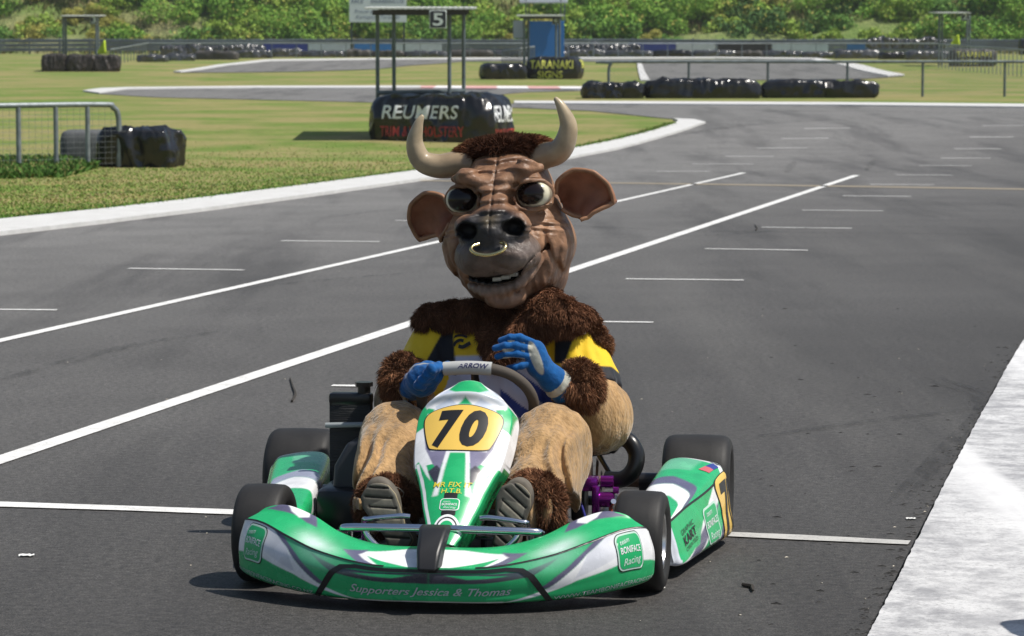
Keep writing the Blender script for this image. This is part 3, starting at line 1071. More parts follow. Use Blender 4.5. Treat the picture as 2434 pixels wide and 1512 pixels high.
# near fence and bundle on the left
def pipe_fence(name, pts, rail_z, post_us, r, lab, mesh_h=None, end_curve=True, wires='diag', post_mat=None):
    """pts: two ground points (world) ; posts at fractions along"""
    A, B_ = Vector(pts[0]), Vector(pts[1])
    root = empty(name, (A.x, A.y, zt(A.y)))
    tag(root, lab, 'fence')
    o3 = Vector(root.location)
    def gpnt(t, z):
        p = A + (B_ - A) * t
        return Vector((p.x, p.y, zt(p.y) + z)) - o3
    L = (B_ - A).length
    e = .18 / L
    path = [gpnt(0, rail_z), gpnt(.5, rail_z), gpnt(1 - e * 1.6, rail_z), gpnt(1 - e * .5, rail_z - .04), gpnt(1, rail_z - .2), gpnt(1, 0)] if end_curve else [gpnt(0, rail_z), gpnt(.5, rail_z), gpnt(1, rail_z)]
    MB().tube(path, r * 1.15, 10, 5).build('top_rail', post_mat or M_GALV, root)
    for t in post_us:
        MB().tube([gpnt(t, -.05), gpnt(t, rail_z)], r, 10).build('post', post_mat or M_GALV, root)
    mb = MB()
    wd = .0028 if wires == 'diag' else .0016
    if wires == 'diag':
        st, hh = .11, rail_z - .06
        k = -hh
        while k < L:
            for sg in (1, -1):
                a0, a1 = (k, k + hh)
                z0, z1 = (.03, rail_z - .03) if sg > 0 else (rail_z - .03, .03)
                if a0 < 0: z0 = z0 + (z1 - z0) * (-a0 / hh); a0 = 0
                if a1 > L: z1 = z0 + (z1 - z0) * ((L - a0) / (a1 - a0)); a1 = L
                p, q = gpnt(a0 / L, z0), gpnt(a1 / L, z1)
                mb.add([p + Vector((0, 0, -wd)), q + Vector((0, 0, -wd)), q + Vector((0, 0, wd)), p + Vector((0, 0, wd))], [(0, 1, 2, 3)])
            k += st
    else:
        for z in np.arange(.05, rail_z - .02, .075):
            p, q = gpnt(0, z), gpnt(1, z)
            mb.add([p + Vector((0, 0, -wd)), q + Vector((0, 0, -wd)), q + Vector((0, 0, wd)), p + Vector((0, 0, wd))], [(0, 1, 2, 3)])
        for t in np.arange(0, 1, .10 / L):
            p, q = gpnt(t, .03), gpnt(t, rail_z)
            mb.add([p + Vector((-wd, 0, 0)), p + Vector((wd, 0, 0)), q + Vector((wd, 0, 0)), q + Vector((-wd, 0, 0))], [(0, 1, 2, 3)])
    o = mb.build('wire_mesh', mat('fence_wire', (.30, .32, .33), .5, .5), root, smooth=False)
    tag(o, kind='stuff')
    return root
a, c_ = at(-330, 390, 38.3), at(283, 390, 40.8)
pipe_fence('pipe_fence', [(a.x, a.y, 0), (c_.x, c_.y, 0)], .86, [.03, .17, .31, .46, .597, .745, .873], .034, 'galvanised pipe fence with wire mesh on the infield', wires='grid')
p = G(326, 397)
o, _, _ = wrap('tyre_bundle', (p.x, p.y + .42, 0), R(-9), 1.12, .85, .55, 21, m=mat('creased_wrap', (.012, .012, .013), .22, spec=.6, bump=1, bscale=2.2, bdetail=2.5, bdist=.12, ridged=True, rvary=.06, vary=.3), amp=.07, rip=5)
tag(o, 'crumpled glossy black wrapped tyre bundle at the end of the near fence', 'tyre barrier')
p = G(190, 388)
o, _, _ = wrap('tyre_bundle', (p.x, p.y + .8, 0), R(4), .78, .7, .47, 22, m=mat('grey_tarp', (.085, .09, .095), .7, bump=.15, bscale=5, bdist=.02, vary=.2), amp=.004, rip=9)
tag(o, 'dull grey tyre bundle standing behind the near fence mesh', 'tyre barrier')

# fence and bundles across the track on the right
a, c_ = at(2900, 232, 79), at(1447, 232, 79)
tot = a.x - c_.x
pf = [1 - (at(u, 200, 79).x - c_.x) / tot for u in (2580, 2388, 2193, 2014, 1825, 1637)]
pipe_fence('pipe_fence', [(a.x, 79, 0), (c_.x, 79, 0)], .92, [1 - q for q in [1 - k for k in pf]], .036, 'long pipe fence with wire mesh behind the three black bundles', post_mat=M_POST)
for (u0, u1, vt, vb, sd, yy, lab, mm) in [(1381, 1535, 188, 231.5, 31, 76.6, 'short black bundle at the left end of the trackside row', None), (1530, 1810, 181, 231, 32, 76.8, 'longest black plastic wrapped bundle in the middle of the trackside row', None), (1808, 2090, 182, 229, 33, 77.2, 'black wrapped bundle with bright creases at the right end of the trackside row', None)]:
    A, B_ = at(u0, vb, yy), at(u1, vb, yy)
    o, _, _ = wrap('tyre_bundle', ((A.x + B_.x) / 2, yy + .4, zt(yy + .4) - .03), R(2), B_.x - A.x, .9, (vb - vt) * yy / CAM_F * .94, sd, amp=.075, nth=220, nz=26)
    tag(o, lab, 'tyre barrier')

# post 4 with its yellow lettered bundle
sh4 = shelter([(1246, 188, 45, 115.2), (1256, 188, 45, 117), (1322, 188, 45, 115.2), (1330, 188, 45, 117)], (1228, 1341, 39, 114.7, 38, 117.4, .05), '4', (1320, 49, 115.1, .24, .30), 'grey shelter with a number 4 sign in front of the blue hut', r=.05)
A, B_ = at(1251, 188, 115), at(1389, 188, 115)
w4, fr4, fl4 = wrap('tyre_bundle', ((A.x + B_.x) / 2, 115.8, zt(115.8)), R(-8), (B_.x - A.x) * .98, 1.5, .84, 41, amp=.04)
tag(w4, 'black tyre bundle with yellow TARANAKI lettering under the number 4 shelter', 'tyre barrier')
decal_text('TARANAKI', (-.05, .40), .30, fr4, M_YPAINT, w4, .02, 0, 1.75, step=.1, lift=.015)
decal_text('SIGNS', (-.1, .03), .26, fr4, M_YPAINT, w4, .01, 0, 1.0, step=.1, lift=.015)
decal_text('TARANAKI', (0, .42), .30, fl4, M_YPAINT, w4, .02, 0, 1.0, step=.1, lift=.015)
A, B_ = at(1140, 190, 114.6), at(1252, 190, 114.6)
o, _, _ = wrap('tyre_bundle', ((A.x + B_.x) / 2, 115.0, zt(115)), R(8), B_.x - A.x, 1.3, .6, 42, amp=.06)
tag(o, 'slumped black bundle left of the yellow lettered one', 'tyre barrier')
# stair rail beside post 4
root = tag(empty('stair_railing', at(1195, 165, 116)), 'pale slatted railing climbing to the number 4 shelter', 'railing')
o3 = Vector(root.location)
A, B_ = at(1194, 122, 116), at(1270, 111, 119)
MB().tube([A - o3, B_ - o3], .035, 8).build('hand_rail', M_GALV, root)
for k in range(15):
    t = A + (B_ - A) * k / 14
    MB().box(t - o3 + Vector((0, 0, -.32)), (.045, .02, .62)).build('baluster', M_GALV, root, smooth=False)
# blue hut with a tin roof standing proud of it
root = tag(empty('blue_hut', (at(1300, 104, 150).x, 150, zt(150))), 'bright blue hut with a raised corrugated tin roof', 'hut')
o3 = Vector(root.location)
M_BLUE = mat('hut_blue', (.012, .13, .42), .5, vary=.08)
A, B_ = at(1255, 50, 150), at(1341, 116, 150)
MB().box(Vector(((A.x + B_.x) / 2, 151, (A.z + zt(150)) / 2)) - o3, (B_.x - A.x, 1.8, A.z - zt(150)), .02).build('wall', M_BLUE, root, smooth=False)
A, B_ = at(1220, 48, 150), at(1249, 90, 150)
MB().box(Vector(((A.x + B_.x) / 2, 151, (A.z + B_.z) / 2)) - o3, (B_.x - A.x, .06, A.z - B_.z)).build('side_panel', mat('panel_grey', (.42, .46, .52), .6), root, smooth=False)
V, F = [], []
A, B_ = at(1236, 6, 149.6), at(1348, 6, 149.6)
for i in range(61):
    x = A.x + (B_.x - A.x) * i / 60
    z = .05 * math.cos(i * math.pi)
    V += [(x - o3.x, -.6, A.z + z - o3.z), (x - o3.x, 2.6, A.z + z + .5 - o3.z)]
    if i < 60: F.append((2 * i, 2 * i + 2, 2 * i + 3, 2 * i + 1))
o = mk('roof', V, F, mat('tin_roof', (.55, .58, .62), .35, .5), root, smooth=False)
md = o.modifiers.new('thick', 'SOLIDIFY'); md.thickness = .03
for u, Y in ((1250, 149.9), (1333, 149.9), (1342, 151.6), (1258, 151.6)):
    t = at(u, 8, Y)
    MB().box(Vector((t.x, Y, (t.z + 4.0) / 2 + .3)) - o3, (.07, .07, t.z - 3.2)).build('post', M_POST, root, smooth=False)

# post 3 on the left
shelter([(150, 170, 40, 132.5), (156, 170, 40, 134), (228, 170, 40, 132.5), (233, 170, 40, 134)], (144, 236, 39, 132.2, 38, 134.4, .04), '3', (223, 47, 132.3, .33, .40), 'thin grey shelter with a number 3 sign on the left', r=.05)
for (u0, u1, vt, vb, sd, lab) in [(96, 156, 127, 169, 51, 'dark tyre bundle under the left leg of the number 3 shelter'), (154, 226, 129, 170, 52, 'dark tyre bundle with a brown patch between the legs of the number 3 shelter'), (222, 282, 129, 169, 53, 'dark tyre bundle right of the number 3 shelter')]:
    A, B_ = at(u0, vb, 131.5), at(u1, vb, 131.5)
    o, _, _ = wrap('tyre_bundle', ((A.x + B_.x) / 2, 132.0, zt(132) - .02), R(rg.uniform(-6, 6)), B_.x - A.x, 1.1, (vb - vt) * 131.5 / CAM_F, sd, m=mat('tyre_black', (.012, .011, .010), .55, bump=.8, bscale=7, bdist=.05, vary=.5, vscale=1.5, vcol=(.05, .03, .018)), amp=.06, rip=.6)
    tag(o, lab, 'tyre barrier')
M_FLAG = mat('flag_yellow', (.55, .72, .03), .6)
def flag(u, v, Y, wu, hv, lab):
    root = tag(empty('marshal_flag', (at(u, v, Y).x, Y, zt(Y))), lab, 'flag')
    o3 = Vector(root.location)
    p = at(u, v, Y) - o3
    k = Y / CAM_F
    V, F = [], []
    for i in range(9):
        for j in range(7):
            a, b_ = i / 8, j / 6
            V.append((p.x + (-.5 + .75 * b_ * 0 + a) * wu * k * (1 - b_ * .82) + .3 * wu * k * b_, .08 * math.sin(5 * a + 2 * b_), p.z + (b_ - .5) * hv * k))
            if i < 8 and j < 6: F.append((i * 7 + j, i * 7 + 7 + j, i * 7 + 8 + j, i * 7 + j + 1))
    o = mk('cloth', V, F, M_FLAG, root)
    o.modifiers.new('thick', 'SOLIDIFY').thickness = .006
    MB().tube([(p.x + .3 * wu * k, .03, 0), (p.x + .33 * wu * k, .02, p.z + .5 * hv * k)], .016, 8).build('staff', M_POST, root)
flag(241, 112, 133.2, 24, 32, 'lime yellow flag behind the bundles of the number 3 shelter')
flag(2270, 96, 143, 24, 26, 'lime yellow flag inside the number 2 shelter')
# post 2 on the right
shelter([(2233, 150, 34, 141.5), (2240, 150, 34, 143.5), (2299, 150, 34, 141.5), (2305, 150, 34, 143.5)], (2228, 2308, 32, 141, 31, 144, .05), '2', (2294, 39, 141.2, .36, .40), 'thin grey shelter with a number 2 sign on the right', r=.05, fascia=False)
A, B_ = at(2258, 148, 141), at(2370, 148, 141)
w2, fr2, _ = wrap('tyre_bundle', ((A.x + B_.x) / 2, 141.5, zt(141.5)), 0, B_.x - A.x, 1.2, .8, 61, m=M_DUSTY)
tag(w2, 'grey bundle with faded yellow lettering under the number 2 shelter', 'tyre barrier')
decal_text('TARANAKI', (0, .42), .26, fr2, M_YPAINT, w2, .0, 0, 1.7, step=.1, lift=.015)
decal_text('SIGNS', (-.2, .1), .22, fr2, M_YPAINT, w2, .0, 0, .9, step=.1, lift=.015)
root = tag(empty('picket_fence', at(2235, 150, 136)), 'grey slatted fence in front of the number 2 shelter', 'fence')
o3 = Vector(root.location)
A, B_ = at(2232, 105, 138), at(2470, 121, 118)
MB().tube([A - o3, B_ - o3], .03, 8).build('top_rail', M_GALV, root)
for k in range(27):
    t = A + (B_ - A) * k / 26
    MB().tube([Vector((t.x, t.y, zt(t.y) - .03)) - o3, t - o3], .022, 6).build('picket', M_GALV, root)

# ---------------------------------------------------------------- far row of bundles
rr = random.Random(4)
u = 322
M_FAR = mat('far_wrap', (.05, .051, .054), .25, spec=1, bump=1, bscale=2.4, bdetail=3, bdist=.16, ridged=True, vary=.4, vscale=.8)
far = []
while u < 2215:
    wu = rr.uniform(62, 118)
    t = min(1, max(0, (u - 1900) / 300))
    base = 138.0 + (4.5 * t) - (2.2 if u > 640 and u < 1900 else 0) + (10 * max(0, 1 - (u - 300) / 260))
    g = G(u + wu / 2, base)
    h_ = rr.uniform(.40, .54)
    o, _, _ = wrap('tyre_bundle', (g.x, g.y + .4, g.z - .03), R(rr.uniform(-14, 14)), wu * g.y / CAM_F * 1.04, .9, h_, 100 + len(far), m=[M_FAR, M_WRAP, M_DUSTY][rr.choice([0, 0, 0, 1, 2])], amp=.085, nth=48, nz=8)
    tag(o, 'low black wrapped tyre bundle in the long row along the far kerb', 'tyre barrier', 'tyre bundles along the far kerb')
    far.append(o)
    u += wu * .97
for k in range(9):                       # second, higher row behind on the left
    u = 400 + k * 30 if k < 5 else 560 + (k - 5) * 18
    g = at(u, 126, 176)
    o, _, _ = wrap('tyre_bundle', (g.x, 176, zt(176) + .05), R(rr.uniform(-20, 20)), .95, .8, .72 + rr.uniform(-.1, .1), 300 + k, m=M_FAR, amp=.1, nth=40, nz=8)
    tag(o, 'black bundle in the short second row on the left of the blue hoardings', 'tyre barrier', 'tyre bundles of the second row')
for k in range(8):
    u = 1340 + k * 24
    g = at(u, 122, 178)
    o, _, _ = wrap('tyre_bundle', (g.x, 178, zt(178) + .02), R(rr.uniform(-20, 20)), .8, .8, .75 + rr.uniform(-.12, .1), 340 + k, m=M_FAR, amp=.11, nth=40, nz=8)
    tag(o, 'shiny black bundle heaped between the blue hut and the navy hoarding', 'tyre barrier', 'tyre bundles beside the blue hut')
for k in range(7):
    u = 2075 + k * 26
    g = at(u, 108, 186)
    o, _, _ = wrap('tyre_bundle', (g.x, 186, at(u, 114, 186).z), R(rr.uniform(-20, 20)), .9, .8, .62 + rr.uniform(-.12, .1), 380 + k, m=M_FAR, amp=.12, nth=40, nz=8)
    tag(o, 'grey creased bundle piled against the far crash barrier on the right', 'tyre barrier', 'tyre bundles against the crash barrier')

# ---------------------------------------------------------------- hoardings, far fence, crash barrier
def hoarding(u0, u1, vt, vb, colr, lab, Y=188):
    A, B_ = at(u0, vt, Y), at(u1, vb, Y)
    zb = min(B_.z, zt(Y))
    root = tag(empty('hoarding', ((A.x + B_.x) / 2, Y, zt(Y))), lab, 'hoarding')
    o3 = Vector(root.location)
    MB().box(Vector(((A.x + B_.x) / 2, Y, (A.z + B_.z) / 2)) - o3, (B_.x - A.x, .04, A.z - B_.z), .008).build('board', mat('board_%d' % int(colr[2] * 1000), colr, .55, vary=.12, vscale=2), root, smooth=False)
    for t in (.08, .5, .92):
        x = A.x + (B_.x - A.x) * t
        MB().box(Vector((x, Y + .05, (A.z + zt(Y)) / 2)) - o3, (.07, .05, A.z - zt(Y) + .1)).build('stake', M_POST, root, smooth=False)
for q in [(625, 731, 104, 126, (.014, .03, .22), 'navy blue hoarding left of the billboard legs'), (733, 836, 104, 126, (.36, .41, .47), 'pale grey hoarding just left of the billboard legs'), (842, 930, 103, 124, (.02, .15, .45), 'bright blue hoarding between the billboard legs'), (932, 1050, 102, 122, (.38, .43, .48), 'pale grey hoarding right of the bright blue one'),
          (1494, 1606, 101, 124, (.016, .032, .20), 'navy blue hoarding right of the blue hut'), (1608, 1700, 101, 124, (.37, .42, .46), 'pale hoarding between the navy and the black ones'), (1704, 1833, 101, 124, (.010, .011, .012), 'black hoarding in the middle of the right-hand row'), (1836, 1968, 102, 124, (.34, .40, .44), 'pale grey hoarding right of the black one'), (2013, 2064, 102, 122, (.02, .11, .28), 'small mid blue hoarding at the right end of the row')]:
    hoarding(*q)
def rail_run(u0, u1, v0, v1, Y0, Y1, lab, n, zposts=True):
    A, B_ = at(u0, v0, Y0), at(u1, v1, Y1)
    root = tag(empty('rail_fence', (A.x, A.y, zt(A.y))), lab, 'fence')
    o3 = Vector(root.location)
    MB().tube([A - o3, B_ - o3], .035, 8).build('top_rail', M_GALV, root)
    for k in range(n):
        t = A + (B_ - A) * k / (n - 1)
        MB().tube([Vector((t.x, t.y, zt(t.y) - .02)) - o3, t - o3], .025, 6).build('post', M_POST, root)
rail_run(352, 2234, 102.5, 103.5, 172, 172, 'long thin rail fence in front of the hoardings', 33)
rail_run(262, 352, 118, 102.5, 145, 172, 'short slatted rail fence slanting behind the number 3 flag', 13)
# crash barrier: stacked corrugated beams
root = tag(empty('crash_barrier', (0, 196, zt(196))), 'long grey crash barrier of stacked corrugated beams below the bank', 'crash barrier')
M_BEAM = mat('barrier_steel', (.22, .25, .29), .38, .75, vary=.25, vscale=.6)
for k in range(3):
    V, F = [], []
    prof = [(0, 0), (-.06, .03), (-.06, .08), (0, .12), (-.06, .16), (-.06, .21), (0, .24)]
    for i, x in enumerate(np.linspace(-46, 46, 47)):
        for (y, z) in prof:
            V.append((x, y + .012 * math.sin(i * 2.1), z + .1 + .27 * k + .08 + .02 * math.sin(i * .7 + k)))
        if i < 46:
            F += [(i * 7 + j, i * 7 + 7 + j, i * 7 + 8 + j, i * 7 + j + 1) for j in range(6)]
    o = mk('beam', V, F, M_BEAM, root, smooth=False)
pm = MB().box((0, .12, .5), (.12, .14, 1.1)).build('barrier_post', M_POST, root, smooth=False)
pm.location.x = -46
for i in range(1, 47):
    inst(pm, root, (-46 + 2 * i, 0, 0))
# billboard
root = tag(empty('billboard', (at(897, 120, 186).x, 186, zt(186))), 'white billboard on two dark legs with blue lettering', 'billboard')
o3 = Vector(root.location)
A, B_ = at(830, -34, 186), at(966, 53, 186)
c_ = Vector(((A.x + B_.x) / 2, 186, (A.z + B_.z) / 2)) - o3
bd = MB().box(c_, (B_.x - A.x, .06, A.z - B_.z), .01).build('board', mat('billboard_white', (.55, .61, .66), .6), root, smooth=False)
for u in (835, 960):
    t = at(u, 50, 186)
    MB().box(Vector((t.x, 186.08, (t.z + zt(186)) / 2)) - o3, (.12, .1, t.z - zt(186))).build('leg', mat('billboard_leg', (.03, .05, .045), .7), root, smooth=False)
fn = plane_fn((c_.x, c_.y - .035, c_.z), (1, 0, 0), (0, 0, 1))
M_BT = mat('billboard_ink', (.05, .09, .18), .6)
kk = 186 / CAM_F
decal_text('PACE', (-48 * kk, (9.5 - 7.5) * kk), 8 * kk, fn, M_BT, bd, .01, 0, 27 * kk, step=5, lift=.01)
decal_text('ENGINEERING LTD', (23 * kk, (9.5 - 7.5) * kk), 8 * kk, fn, M_BT, bd, .01, 0, 78 * kk, step=5, lift=.01)
decal_text('Proud sponsors of', (-5 * kk, (9.5 - 31) * kk), 8 * kk, fn, M_BT, bd, .0, .2, 100 * kk, step=5, lift=.01)
decal_text('Kartsport Taranaki', (0 * kk, (9.5 - 44) * kk), 8 * kk, fn, M_BT, bd, .0, .2, 104 * kk, step=5, lift=.01)
# dark machine showing at the right edge of the bank
p = at(2436, 104, 190)
o, _, _ = wrap('tyre_bundle', (p.x + .4, 190, zt(190)), 0, 1.6, 1.2, 1.0, 77, amp=.05)
tag(o, 'tall dark bundle cut by the right edge of the picture beside the crash barrier', 'tyre barrier')
# unseen stand-in bundle, added out of frame to shade the near corner
o, _, _ = wrap('tyre_bundle', (2.00, 6.62, .02), R(10), .9, .8, .75, 88)
tag(o, 'unseen black bundle added out of frame to shade the lower right corner', 'tyre barrier')

# ---------------------------------------------------------------- the summer haze over the circuit
V = [(x, y, z) for x in (-115, 115) for y in (-30, 297) for z in (-1.2, 44)]
F = [(0, 1, 3, 2), (4, 6, 7, 5), (0, 4, 5, 1), (2, 3, 7, 6), (0, 2, 6, 4), (1, 5, 7, 3)]
hz = mk('haze', V, F, None, smooth=False)
mh = bpy.data.materials.new('haze_air')
mh.use_nodes = True
nh = mh.node_tree
nh.nodes.remove(nh.nodes['Principled BSDF'])
pv = nh.nodes.new('ShaderNodeVolumePrincipled')
pv.inputs['Color'].default_value = (.86, .90, .94, 1)
pv.inputs['Density'].default_value = .00022
nh.links.new(pv.outputs[0], nh.nodes['Material Output'].inputs['Volume'])
hz.data.materials.append(mh)
tag(hz, 'thin pale haze in the air over the circuit', 'haze', kind='stuff')
# ================================================================ the go-kart
KART_A = R(7.6)
kart = tag(empty('go_kart', (-.15, 7.53, 0), -KART_A), 'green and white racing go-kart with yellow number 70 plate', 'go-kart')
GREEN, WHITE, PURP, DARK, BLACK, PALE = (.018, .40, .14), (.80, .81, .83), (.115, .11, .185), (.045, .045, .065), (.012, .012, .013), (.33, .62, .50)
M_BODY = mat('bodywork', attr=True, rough=.27, spec=.5, coat=.2, vary=.10, vscale=22, rvary=.07, bump=.06, bscale=12, bdist=.01)
M_BLK = mat('black_plastic', (.014, .014, .015), .42, bump=.15, bscale=200, bdist=.001)
M_BLKS = mat('black_satin', (.010, .010, .011), .30)
M_RUB = mat('tyre_rubber', (.016, .0155, .0155), .6, spec=.35, vary=.35, vscale=14, vcol=(.045, .043, .042), bump=.25, bscale=120, bdist=.0015)
M_CHROME = mat('chrome', (.72, .74, .78), .12, 1)
M_ALU = mat('aluminium', (.70, .70, .70), .28, 1)
M_STEEL = mat('painted_steel', (.015, .015, .017), .3, .2)
M_PUR = mat('anodised_purple', (.34, .035, .38), .25, .85)
M_RUST = mat('axle_steel', (.12, .075, .055), .45, .7, vary=.3, vscale=30)
M_YEL = mat('plate_yellow', (.76, .50, .10), .3, coat=.2)
M_INK = mat('ink_black', (.012, .012, .013), .4)
M_WHT = mat('vinyl_white', (.80, .82, .84), .35)
M_SIL = mat('vinyl_silver', (.50, .53, .56), .4)
M_GRNV = mat('vinyl_green', GREEN, .3)
M_LGT = mat('vinyl_pale_green', (.50, .68, .60), .4)
M_YTXT = mat('vinyl_yellow', (.72, .58, .05), .4)

def blend(col, mask, c):
    mask = np.asarray(mask, float)[:, None]
    return col * (1 - mask) + np.array(c) * mask
def soft_poly(px, py, poly, e=.006, sy=1):
    """antialiased polygon: mean of jittered tests"""
    s = np.zeros(px.shape)
    for dx, dy in ((0, 0), (e, 0), (-e, 0), (0, e * sy), (0, -e * sy), (e * .6, e * .6 * sy), (-e * .6, -e * .6 * sy), (e * .6, -e * .6 * sy), (-e * .6, e * .6 * sy)):
        s += poly_in(px + dx, py + dy, poly)
    return s / 9
def bilin(Gd, s, t):
    """point of a grid surface at fractional indices"""
    n, mm = Gd.shape[:2]
    s = np.clip(s, 0, n - 1.001); t = np.clip(t, 0, mm - 1.001)
    i, j = s.astype(int), t.astype(int)
    a, b_ = (s - i)[:, None], (t - j)[:, None]
    return (Gd[i, j] * (1 - a) + Gd[i + 1, j] * a) * (1 - b_) + (Gd[i, j + 1] * (1 - a) + Gd[i + 1, j + 1] * a) * b_
def up_grid(C, ns, ntt, crease=None):
    """catmull both ways: C (stations, points, 3) -> dense grid"""
    A = np.stack([catmull(C[:, j], ns) for j in range(C.shape[1])], 1)
    if crease:                                               # keep a hard line along one row
        return np.stack([np.concatenate([catmull(a[:crease + 1], ntt), catmull(a[crease:], ntt)[1:]]) for a in A], 0)
    return np.stack([catmull(A[i], ntt) for i in range(A.shape[0])], 0)
def grid_faces(n, mm, off=0, flip=False):
    i, j = np.meshgrid(np.arange(n - 1), np.arange(mm - 1), indexing='ij')
    k = (i * mm + j).ravel() + off
    Q = np.stack([k, k + mm, k + mm + 1, k + 1], 1)
    return Q[:, ::-1] if flip else Q
def place(name, v, f, fn, m, parent, ctr, step=.015, lift=.0013):
    """decal whose normal points away from ctr"""
    V, F = cut2d(v, f, step)
    if not len(V): return None
    P = fn(V[:, 0], V[:, 1])
    e = 2e-3
    N = np.cross(fn(V[:, 0] + e, V[:, 1]) - fn(V[:, 0] - e, V[:, 1]), fn(V[:, 0], V[:, 1] + e) - fn(V[:, 0], V[:, 1] - e))
    N /= np.linalg.norm(N, axis=1)[:, None] + 1e-12
    s = np.sign((N * (P - np.array(ctr))).sum(1))
    s = 1 if s.sum() >= 0 else -1
    return mk(name, P + N * s * lift, F, m, parent)
def place_text(s, at_, h, fn, m, parent, ctr, bold=0, shear=0, width=None, rot=0, lift=.002, name='lettering', step=.015, space=1, bend=None):
    v, f, wd = text2d(s, bold, shear, space)
    v = v.copy() * h
    if width: v[:, 0] *= width / (wd * h)
    if bend: v[:, 1] += bend * v[:, 0] ** 2
    c_, s_ = math.cos(rot), math.sin(rot)
    v = np.c_[v[:, 0] * c_ - v[:, 1] * s_ + at_[0], v[:, 0] * s_ + v[:, 1] * c_ + at_[1]]
    return place(name, v, f, fn, m, parent, ctr, step, lift)
def place_poly(poly, fn, m, parent, ctr, lift=.001, name='sticker', step=.015):
    poly = np.array(poly)
    bm = bmesh.new()
    bm.faces.new([bm.verts.new((p[0], p[1], 0)) for p in poly])
    bmesh.ops.triangulate(bm, faces=bm.faces, ngon_method='EAR_CLIP')
    bm.verts.index_update()
    v = np.array([(q.co.x, q.co.y) for q in bm.verts]); f = [[q.index for q in p.verts] for p in bm.faces]
    bm.free()
    return place(name, v, f, fn, m, parent, ctr, step, lift)
def ribbon(pts, wd):
    pts = np.array(pts, float)
    T = np.gradient(pts, axis=0)
    T /= np.linalg.norm(T, axis=1)[:, None]
    Nn = np.c_[-T[:, 1], T[:, 0]] * wd / 2
    return np.concatenate([pts + Nn, (pts - Nn)[::-1]])

# ---------------------------------------------------------------- front fairing
ST = np.array([
 [(0, -.30, .03), (0, -.395, .027), (0, -.415, .05), (0, -.42, .085), (0, -.41, .115), (0, -.35, .138), (0, -.275, .145), (0, -.26, .12)],
 [(.15, -.29, .03), (.152, -.38, .026), (.153, -.40, .05), (.153, -.405, .085), (.15, -.39, .117), (.148, -.335, .14), (.145, -.262, .147), (.145, -.245, .12)],
 [(.27, -.25, .03), (.285, -.335, .028), (.292, -.356, .06), (.292, -.36, .10), (.285, -.340, .138), (.27, -.285, .162), (.252, -.22, .168), (.247, -.205, .13)],
 [(.35, -.20, .035), (.385, -.276, .033), (.395, -.298, .075), (.393, -.298, .12), (.38, -.278, .165), (.355, -.225, .195), (.332, -.175, .203), (.326, -.165, .15)],
 [(.42, -.16, .04), (.465, -.222, .043), (.475, -.240, .09), (.472, -.236, .14), (.455, -.213, .187), (.43, -.175, .217), (.402, -.155, .224), (.397, -.15, .17)],
 [(.47, -.15, .05), (.512, -.175, .052), (.522, -.188, .09), (.520, -.188, .14), (.506, -.175, .19), (.48, -.158, .214), (.453, -.150, .217), (.45, -.148, .17)],
 [(.485, -.15, .06), (.525, -.156, .062), (.532, -.158, .09), (.531, -.158, .13), (.517, -.156, .178), (.49, -.152, .198), (.468, -.15, .202), (.46, -.149, .17)]])
ST[:, 5, 2] -= .010
ST[:, 2:4, 1] += .007
NS, NT = 50, 22
half = up_grid(ST, NS, NT, 4)                                   # (6*NS+1, 7*NT+1, 3)
mir = half[::-1].copy(); mir[..., 0] *= -1
FG = np.concatenate([mir[:-1], half], 0)
nS, nT = FG.shape[:2]
ss, tt = np.meshgrid((np.arange(nS) - 6 * NS) / (6 * NS), np.arange(nT) / NT, indexing='ij')
S_, T_ = np.abs(ss).ravel(), tt.ravel()
col = np.tile(GREEN, (S_.size, 1)).astype(float)
f_ = (T_ - 1) / 3                                            # 0..1 on the front face
g_ = (T_ - 4) / 2.2                                          # 0..1 on the top
front_ = (T_ > .9) & (T_ <= 4)
top_ = T_ > 4
def F_(poly): return soft_poly(S_, f_, poly, .004, 3) * front_
def Tp(poly, e=.004): return soft_poly(S_, g_, poly, e, 3.5) * top_
col = blend(col, F_([(.0, .86), (.12, .84), (.26, .80), (.37, .93), (.28, .66), (.14, .60), (0, .58)]), DARK)
col = blend(col, F_([(.04, .80), (.13, .80), (.22, .74), (.1, .70)]), GREEN)
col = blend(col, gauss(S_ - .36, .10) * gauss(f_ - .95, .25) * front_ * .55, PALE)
col = blend(col, F_([(.33, .36), (.39, .56), (.48, .82), (.60, 1.02), (.535, 1.02), (.43, .80), (.355, .58), (.29, .34)]), PURP)
col = blend(col, F_([(.19, .02), (.33, .26), (.43, .40), (.6, .47), (.85, .47), (1.1, .44), (1.1, 1.02), (.60, 1.02), (.48, .82), (.39, .56), (.33, .36), (.2, .07)]), WHITE)
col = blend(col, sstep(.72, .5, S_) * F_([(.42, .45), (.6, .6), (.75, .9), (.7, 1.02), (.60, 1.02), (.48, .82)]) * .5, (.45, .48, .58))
col = blend(col, F_([(-.1, .02), (.2, .02), (.2, .10), (-.1, .10)]), WHITE)
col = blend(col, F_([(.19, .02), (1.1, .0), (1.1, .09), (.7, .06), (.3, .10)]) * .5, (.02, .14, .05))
col = blend(col, (T_ < 1.02) * 1.0, (.01, .012, .011))
